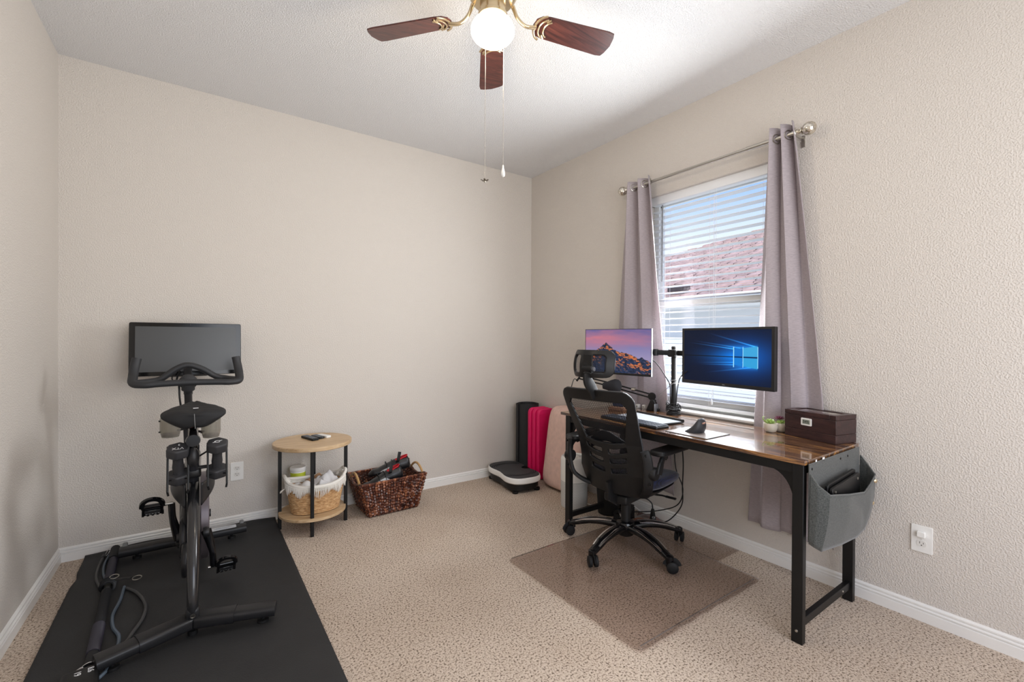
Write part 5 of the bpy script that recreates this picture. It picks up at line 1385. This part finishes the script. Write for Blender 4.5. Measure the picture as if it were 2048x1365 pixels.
# handlebar: straight rear bar, humped inner bar, upright horns
hx0, hx1 = -2.858, -2.400
bm = bmesh.new()
rearbar = spline([(hx0+.012, -.405, 1.112), (hx0+.004, -.415, 1.07), (hx0, -.445, 1.022), (hx0+.006, -.495, .990), (hx0+.05, -.520, .983), (-2.75, -.520, .986), (-2.632, -.518, .988), (-2.50, -.520, .984), (hx1-.05, -.520, .981), (hx1-.006, -.495, .986), (hx1, -.445, 1.018), (hx1-.006, -.415, 1.068), (hx1-.014, -.405, 1.112)], 8)
rr_ = [.0205 if (i < 20 or i > len(rearbar)-21) else .0165 for i in range(len(rearbar))]
for i in range(20, 28): rr_[i] = .0205-.004*(i-20)/8; rr_[-1-i] = rr_[i]
tube(bm, rearbar, rr_, 16); hb = P('handlebar', bm, MGR)
bm = bmesh.new(); tube(bm, spline([(hx0+.012, -.475, .992), (hx0+.07, -.425, .993), (-2.745, -.415, 1.005), (-2.69, -.415, 1.05), (-2.636, -.415, 1.072), (-2.575, -.415, 1.052), (-2.51, -.415, 1.008), (hx1-.06, -.425, .995), (hx1-.012, -.475, .990)], 8), .0155, 16); P('inner_bar', bm, MGR, hb)
# touchscreen
sc_c = V(-2.636, -.150, 1.153)
Ms = basis(sc_c, (1, 0, 0), (0, .10, 1))
if (Ms.to_3x3() @ V(0, 0, 1)).y > 0: Ms = basis(sc_c, (1, 0, 0), (0, .10, 1)) @ Matrix.Rotation(PI, 4, 'Y')
SW, SH = .532, .304
bm = bmesh.new(); prism(bm, rrect(SW, SH, .010), -.022, 0, Ms); sb = P('touchscreen', bm, mat('screen_shell', (18, 18, 19), .3), bev=.003)
bm = bmesh.new(); prism(bm, rrect(SW-.004, SH-.004, .009), 0, .0012, Ms); P('bezel_glass', bm, mat('bezel_black', (9, 9, 10), .12), sb, smooth=False)
bm = bmesh.new(); prism(bm, rrect(SW-.054, SH-.046, .001), .0012, .0016, Ms); P('display', bm, mat('display_off', (66, 67, 68), .28, spec=.6), sb, smooth=False)
bm = bmesh.new(); prism(bm, [(.0015*math.cos(a)+.012, .0015*math.sin(a)+SH/2-.010) for a in [2*PI*k/12 for k in range(12)]], .0012, .0018, Ms); P('camera_lens', bm, mat('lens_grey', (120, 120, 126), .2), sb, smooth=False)
bm = bmesh.new(); rbox(bm, (-2.636, -.110, 1.07), (.22, .05, .16), .02); tube(bm, spline([(-2.636, -.12, 1.05), (-2.636, -.22, 1.02), (-2.632, -.36, .98), (-2.632, -.46, .965)], 6), (.020, .014), 12, sq=3); P('screen_arm', bm, MDG, sb)
bm = bmesh.new(); tube(bm, spline([(-2.675, -.17, 1.03), (-2.685, -.30, .985), (-2.672, -.45, .97), (-2.668, -.47, .90), (-2.655, -.46, .80), (-2.64, -.43, .70)], 8), .0048, 8)
tube(bm, spline([(-2.69, -.19, 1.02), (-2.705, -.33, 1.0), (-2.69, -.42, .975)], 6), .0035, 8); P('screen_cable', bm, MBP, sb)
# cranks and pedals
def pedal_at(x, y, z, parent, s):
    """caged pedal tipped towards the rear, with a toe loop above"""
    Mp = basis((x, y, z), (1, 0, 0), (0, -.62, .78))
    bm = bmesh.new(); w, h = .080, .075
    prism(bm, [(-w/2, -.052), (w/2*.9, -.052), (w/2, -.045), (w/2, -.012), (-w/2*.95, -.012)], -.010, .010, Mp)
    tube(bm, [Mp @ V(-w/2, 0, 0), Mp @ V(w/2, 0, 0)], .011, 10)
    loop = [Mp @ V(.036*math.cos(a)*1.05, .004+.052*math.sin(a)**.8 if math.sin(a) > 0 else .0, .002) for a in [PI*k/14 for k in range(15)]]
    tube(bm, loop, (.010, .008), 8, sq=4)
    for k in range(5): box(bm, Mp @ V(-.036+.018*k, -.056, 0), (.009, .008, .018), None)
    p = P('pedal', bm, MBG, parent)
    bm = bmesh.new(); tube(bm, [Mp @ V(-.028, -.020, .011), Mp @ V(.028, -.020, .011)], (.012, .002), 8, upv=(0, 1, 0)); rr = P('pedal_plate', bm, MBP, p)
    bm = bmesh.new(); [box(bm, Mp @ V(-.022+.011*k, -.040, .0108), (.007, .002, .004)) for k in range(5)]; P('pedal_marks', bm, mat('print_grey', (150, 150, 150), .5), p, smooth=False)
    bm = bmesh.new(); prism(bm, rrect(.030, .010, .002), .010, .0112, Mp @ Matrix.Translation(V(0, -.022, 0))); P('reflector', bm, MTXT, p, smooth=False)
    bm = bmesh.new(); tube(bm, [Mp @ V(s*w/2, 0, 0), (x+s*.075, y, z)], .007, 10); P('spindle', bm, MST, p)
ax_y, ax_z = -.76, .278
for s, dz in ((-1, .170), (1, -.172)):
    x = BX+s*.078
    bm = bmesh.new(); tube(bm, spline([(BX+s*.052, ax_y, ax_z-dz*.05), (BX+s*.066, ax_y, ax_z+dz*.25), (x, ax_y-.005, ax_z+dz*.6), (x+s*.004, ax_y-.008, ax_z+dz)], 6), [(.010, .022-.008*min(1, i/12)) for i in range(25)], 12, sq=3)
    cr_ = P('crank_arm', bm, MBG)
    bm = bmesh.new(); lathe(bm, [(.022, -.012), (.026, 0), (.022, .012)], (BX+s*.052, ax_y, ax_z), 22, Euler((0, PI/2, 0))); P('crank_boss', bm, MDG, cr_)
    pedal_at(BX+s*(.152 if s < 0 else .135), ax_y-.008, ax_z+dz, cr_, -s)
# dumbbell cradles
for s, x0 in ((-1, -2.664), (1, -2.520)):
    bm = bmesh.new(); yc = -.955
    for w in (-.036, .036):
        tube(bm, [(x0+w, yc+.02, .745), (x0+w, yc+.0, .62), (x0+w, yc-.012, .555), (x0+w*.9, yc-.03, .545)], (.0045, .0022), 8)
        tube(bm, [(x0+w, yc+.02, .745), (x0+w, yc+.055, .70)], .003, 6)
    tube(bm, [(x0-.036, yc+.055, .70), (x0+.036, yc+.055, .70)], .003, 6); tube(bm, [(x0-.036, yc+.0, .60), (x0, yc+.045, .595), (x0+.036, yc+.0, .60)], .003, 6)
    tube(bm, [(x0-s*.036, yc+.055, .70), (BX, -.89, .665)], .004, 8); P('dumbbell_cradle', bm, MBK)

# dumbbells standing in the cradles
MNE = mat('neoprene_black', (44, 44, 47), .55)
def dumbbell(label, x, y, zt, tilt, word):
    t = thing('dumbbell', label, 'dumbbell', (x, y, zt-.17), 0, 'small dumbbells hanging behind the bike saddle')
    Mx = Matrix.Translation(V(x, y, zt)) @ Matrix.Rotation(tilt, 4, 'X')
    for z0, sg in ((-.044, 1), (-.176, -1)):
        bm = bmesh.new(); hx = [(.0455*math.cos(PI/3*k+.35), .0455*math.sin(PI/3*k+.35)) for k in range(6)]
        A = bmesh.new(); prism(A, hx, z0, z0+.044); bmesh.ops.bevel(A, geom=A.edges[:], offset=.008, segments=3, profile=.5, affect='EDGES'); merge(bm, A, Mx); obj('weight_head', bm, MNE, t)
    bm = bmesh.new(); lathe(bm, [(.026, -.036), (.020, -.050), (.0195, -.075), (.022, -.10), (.0195, -.125), (.020, -.138), (.028, -.15)], (0, 0, 0), 18); bmesh.ops.transform(bm, matrix=Mx, verts=bm.verts); obj('grip', bm, MNE, t)
    for w, sz, dx, dy in word:
        text('print', w, sz, Mx @ Matrix.Translation(V(dx, dy, .0003)) @ Matrix.Rotation(PI, 4, 'Z'), MTXT, t, .0004)
dumbbell('small black hexagonal dumbbell marked VTX, left of the seat tube', -2.664, -.960, .745, math.radians(20), [('VTX', .022, 0, -.012), ('3', .018, .004, .016)])
dumbbell('small black hexagonal dumbbell with a round emblem, right of the seat tube', -2.520, -.960, .750, math.radians(20), [])
t = bpy.data.objects['dumbbell.001']
Md = Matrix.Translation(V(-2.520, -.960, .750)) @ Matrix.Rotation(math.radians(20), 4, 'X')
bm = bmesh.new(); tube(bm, [Md @ V(.010*math.cos(a), .007*math.sin(a), .001) for a in [.3+2*PI*k/20*.86 for k in range(21)]], (.0026, .001), 6, upv=(0, 0, 1)); tube(bm, [Md @ V(-.018, -.007, .001), Md @ V(-.006, -.004, .001)], (.002, .001), 6, upv=(0, 0, 1)); tube(bm, [Md @ V(.018, .007, .001), Md @ V(.006, .004, .001)], (.002, .001), 6, upv=(0, 0, 1))
obj('emblem', bm, MTXT, t)

# body bar with resistance cords lying along the left edge of the mat
bar = thing('resistance_bar', 'black foam gripped resistance bar with cords on the left of the rubber mat', 'exercise bar', (-2.92, -.60, .015))
bp = [V(-2.965, -.060, .035), V(-2.955, -.18, .033), V(-2.952, -.20, .033), V(-2.930, -.45, .032), V(-2.918, -.60, .032), V(-2.905, -.78, .032), V(-2.900, -.97, .032), V(-2.905, -1.10, .032), V(-2.912, -1.20, .032)]
MFO = mat('foam_grip', (26, 26, 28), .8); MRG = mat('ribbed_grip', (48, 46, 56), .45)
bm = bmesh.new(); tube(bm, [bp[0], bp[-1]], .012, 12); obj('steel_bar', bm, MST, bar)
def lerpb(a): return bp[0].lerp(bp[-1], a)
for a, b, r, m, rib in ((.0, .13, .021, MFO, 0), (.14, .36, .019, MRG, 1), (.47, .74, .019, MFO, 1), (.745, .93, .021, MRG, 1), (.93, 1.0, .018, MFO, 0)):
    n_ = 60 if rib else 8
    bm = bmesh.new(); tube(bm, [lerpb(a+(b-a)*k/n_) for k in range(n_+1)], [(r-(.0022 if rib and k % 2 else 0)) for k in range(n_+1)], 14); obj('grip_sleeve', bm, m, bar)
bm = bmesh.new()
for a in (.385, .40, .415, .43):
    c = lerpb(a); tube(bm, [c+V(.026*math.cos(q), .004*math.sin(q*2), .024*math.sin(q)) for q in [2*PI*k/20 for k in range(20)]], (.006, .0025), 6, closed=True)
obj('strap_wrap', bm, MCB, bar)
c = lerpb(.40); bm = bmesh.new(); tube(bm, spline([c+V(.02, 0, .012), c+V(.06, .005, .008), c+V(.085, .0, .004)], 5), (.012, .003), 8, upv=(0, 0, 1)); obj('strap_tail', bm, MCB, bar)
MCG2 = mat('cord_bluegrey', (82, 94, 106), .5); MCG3 = mat('cord_darkgrey', (66, 66, 66), .5)
for cc, r in ((c+V(.108, -.002, .0), .018), (c+V(.022, .010, .026), .017)):
    bm = bmesh.new(); tube(bm, [cc+V(r*math.cos(q), r*.8*math.sin(q), .004*math.sin(q)) for q in [2*PI*k/20 for k in range(20)]], .0022, 6, closed=True); obj('steel_ring', bm, MST, bar)
def bcord(pts, r, m):
    bm = bmesh.new(); tube(bm, spline(pts, 8), r, 8); obj('elastic_cord', bm, m, bar)
z_ = .021
bcord([(-3.010, -.11, z_), (-3.012, -.25, z_), (-3.003, -.38, z_), (-2.975, -.50, z_)], .0065, MCG3)
bcord([(-2.985, -.09, z_), (-2.992, -.22, z_), (-2.983, -.33, z_), (-2.965, -.42, z_)], .006, MCG2)
bcord([(-2.880, -.56, z_), (-2.882, -.70, z_), (-2.893, -.82, z_), (-2.880, -.93, z_), (-2.852, -1.02, z_), (-2.850, -1.12, z_), (-2.865, -1.24, z_), (-2.92, -1.32, z_)], .0065, MCG2)
bcord([(-2.870, -.58, z_), (-2.825, -.66, z_), (-2.785, -.80, z_), (-2.785, -.92, z_), (-2.81, -1.02, z_), (-2.83, -1.10, z_)], .0065, MCG3)
bm = bmesh.new()
for x0, y0, a in ((-2.995, -.075, .3), (-2.978, -.085, .15)):
    pts = [V(x0+.006*math.cos(q)+.018*math.sin(a)*math.sin(q), y0+.030*math.sin(q), .030+.010*math.sin(q)) for q in [2*PI*k/20 for k in range(20)]]
    tube(bm, pts, .0018, 6, closed=True)
obj('carabiner', bm, MCH, bar)
for x0, y0 in ((-3.010, -.115), (-2.986, -.095)):
    bm = bmesh.new(); lathe(bm, [(.0085, -.012), (.009, 0), (.0085, .03)], (x0, y0, z_), 12, Euler((-PI/2, 0, 0))); obj('cord_ferrule', bm, MBP, bar)
bm = bmesh.new(); c = lerpb(1.0)
tube(bm, [c+V(.024*math.cos(q), -.01, .022*math.sin(q)) for q in [2*PI*k/20 for k in range(20)]], .002, 6, closed=True); obj('steel_ring', bm, MCH, bar)
bm = bmesh.new(); tube(bm, [c+V(-.02, -.01, .012), c+V(-.05, -.045, .012)], (.006, .002), 8); obj('steel_hook', bm, MCH, bar)
wb_ = thing('weight_tag', 'black block printed 19 and 8.6 at the near end of the resistance bar', 'weight', (-2.93, -1.30, .012))
bm = bmesh.new(); rbox(bm, (-2.925, -1.30, .035), (.10, .14, .045), .014, Euler((0, 0, .12))); obj('body', bm, MBP, wb_)
Mt = Matrix.Translation(V(-2.918, -1.262, .0580)) @ Matrix.Rotation(.12, 4, 'Z')
text('print', '19', .026, Mt @ Matrix.Translation(V(-.018, -.004, 0)) @ Matrix.Rotation(-PI/2, 4, 'Z'), MTXT, wb_, .0004)
text('print', '8.6', .024, Mt @ Matrix.Translation(V(.016, -.004, 0)) @ Matrix.Rotation(-PI/2, 4, 'Z'), MTXT, wb_, .0004)
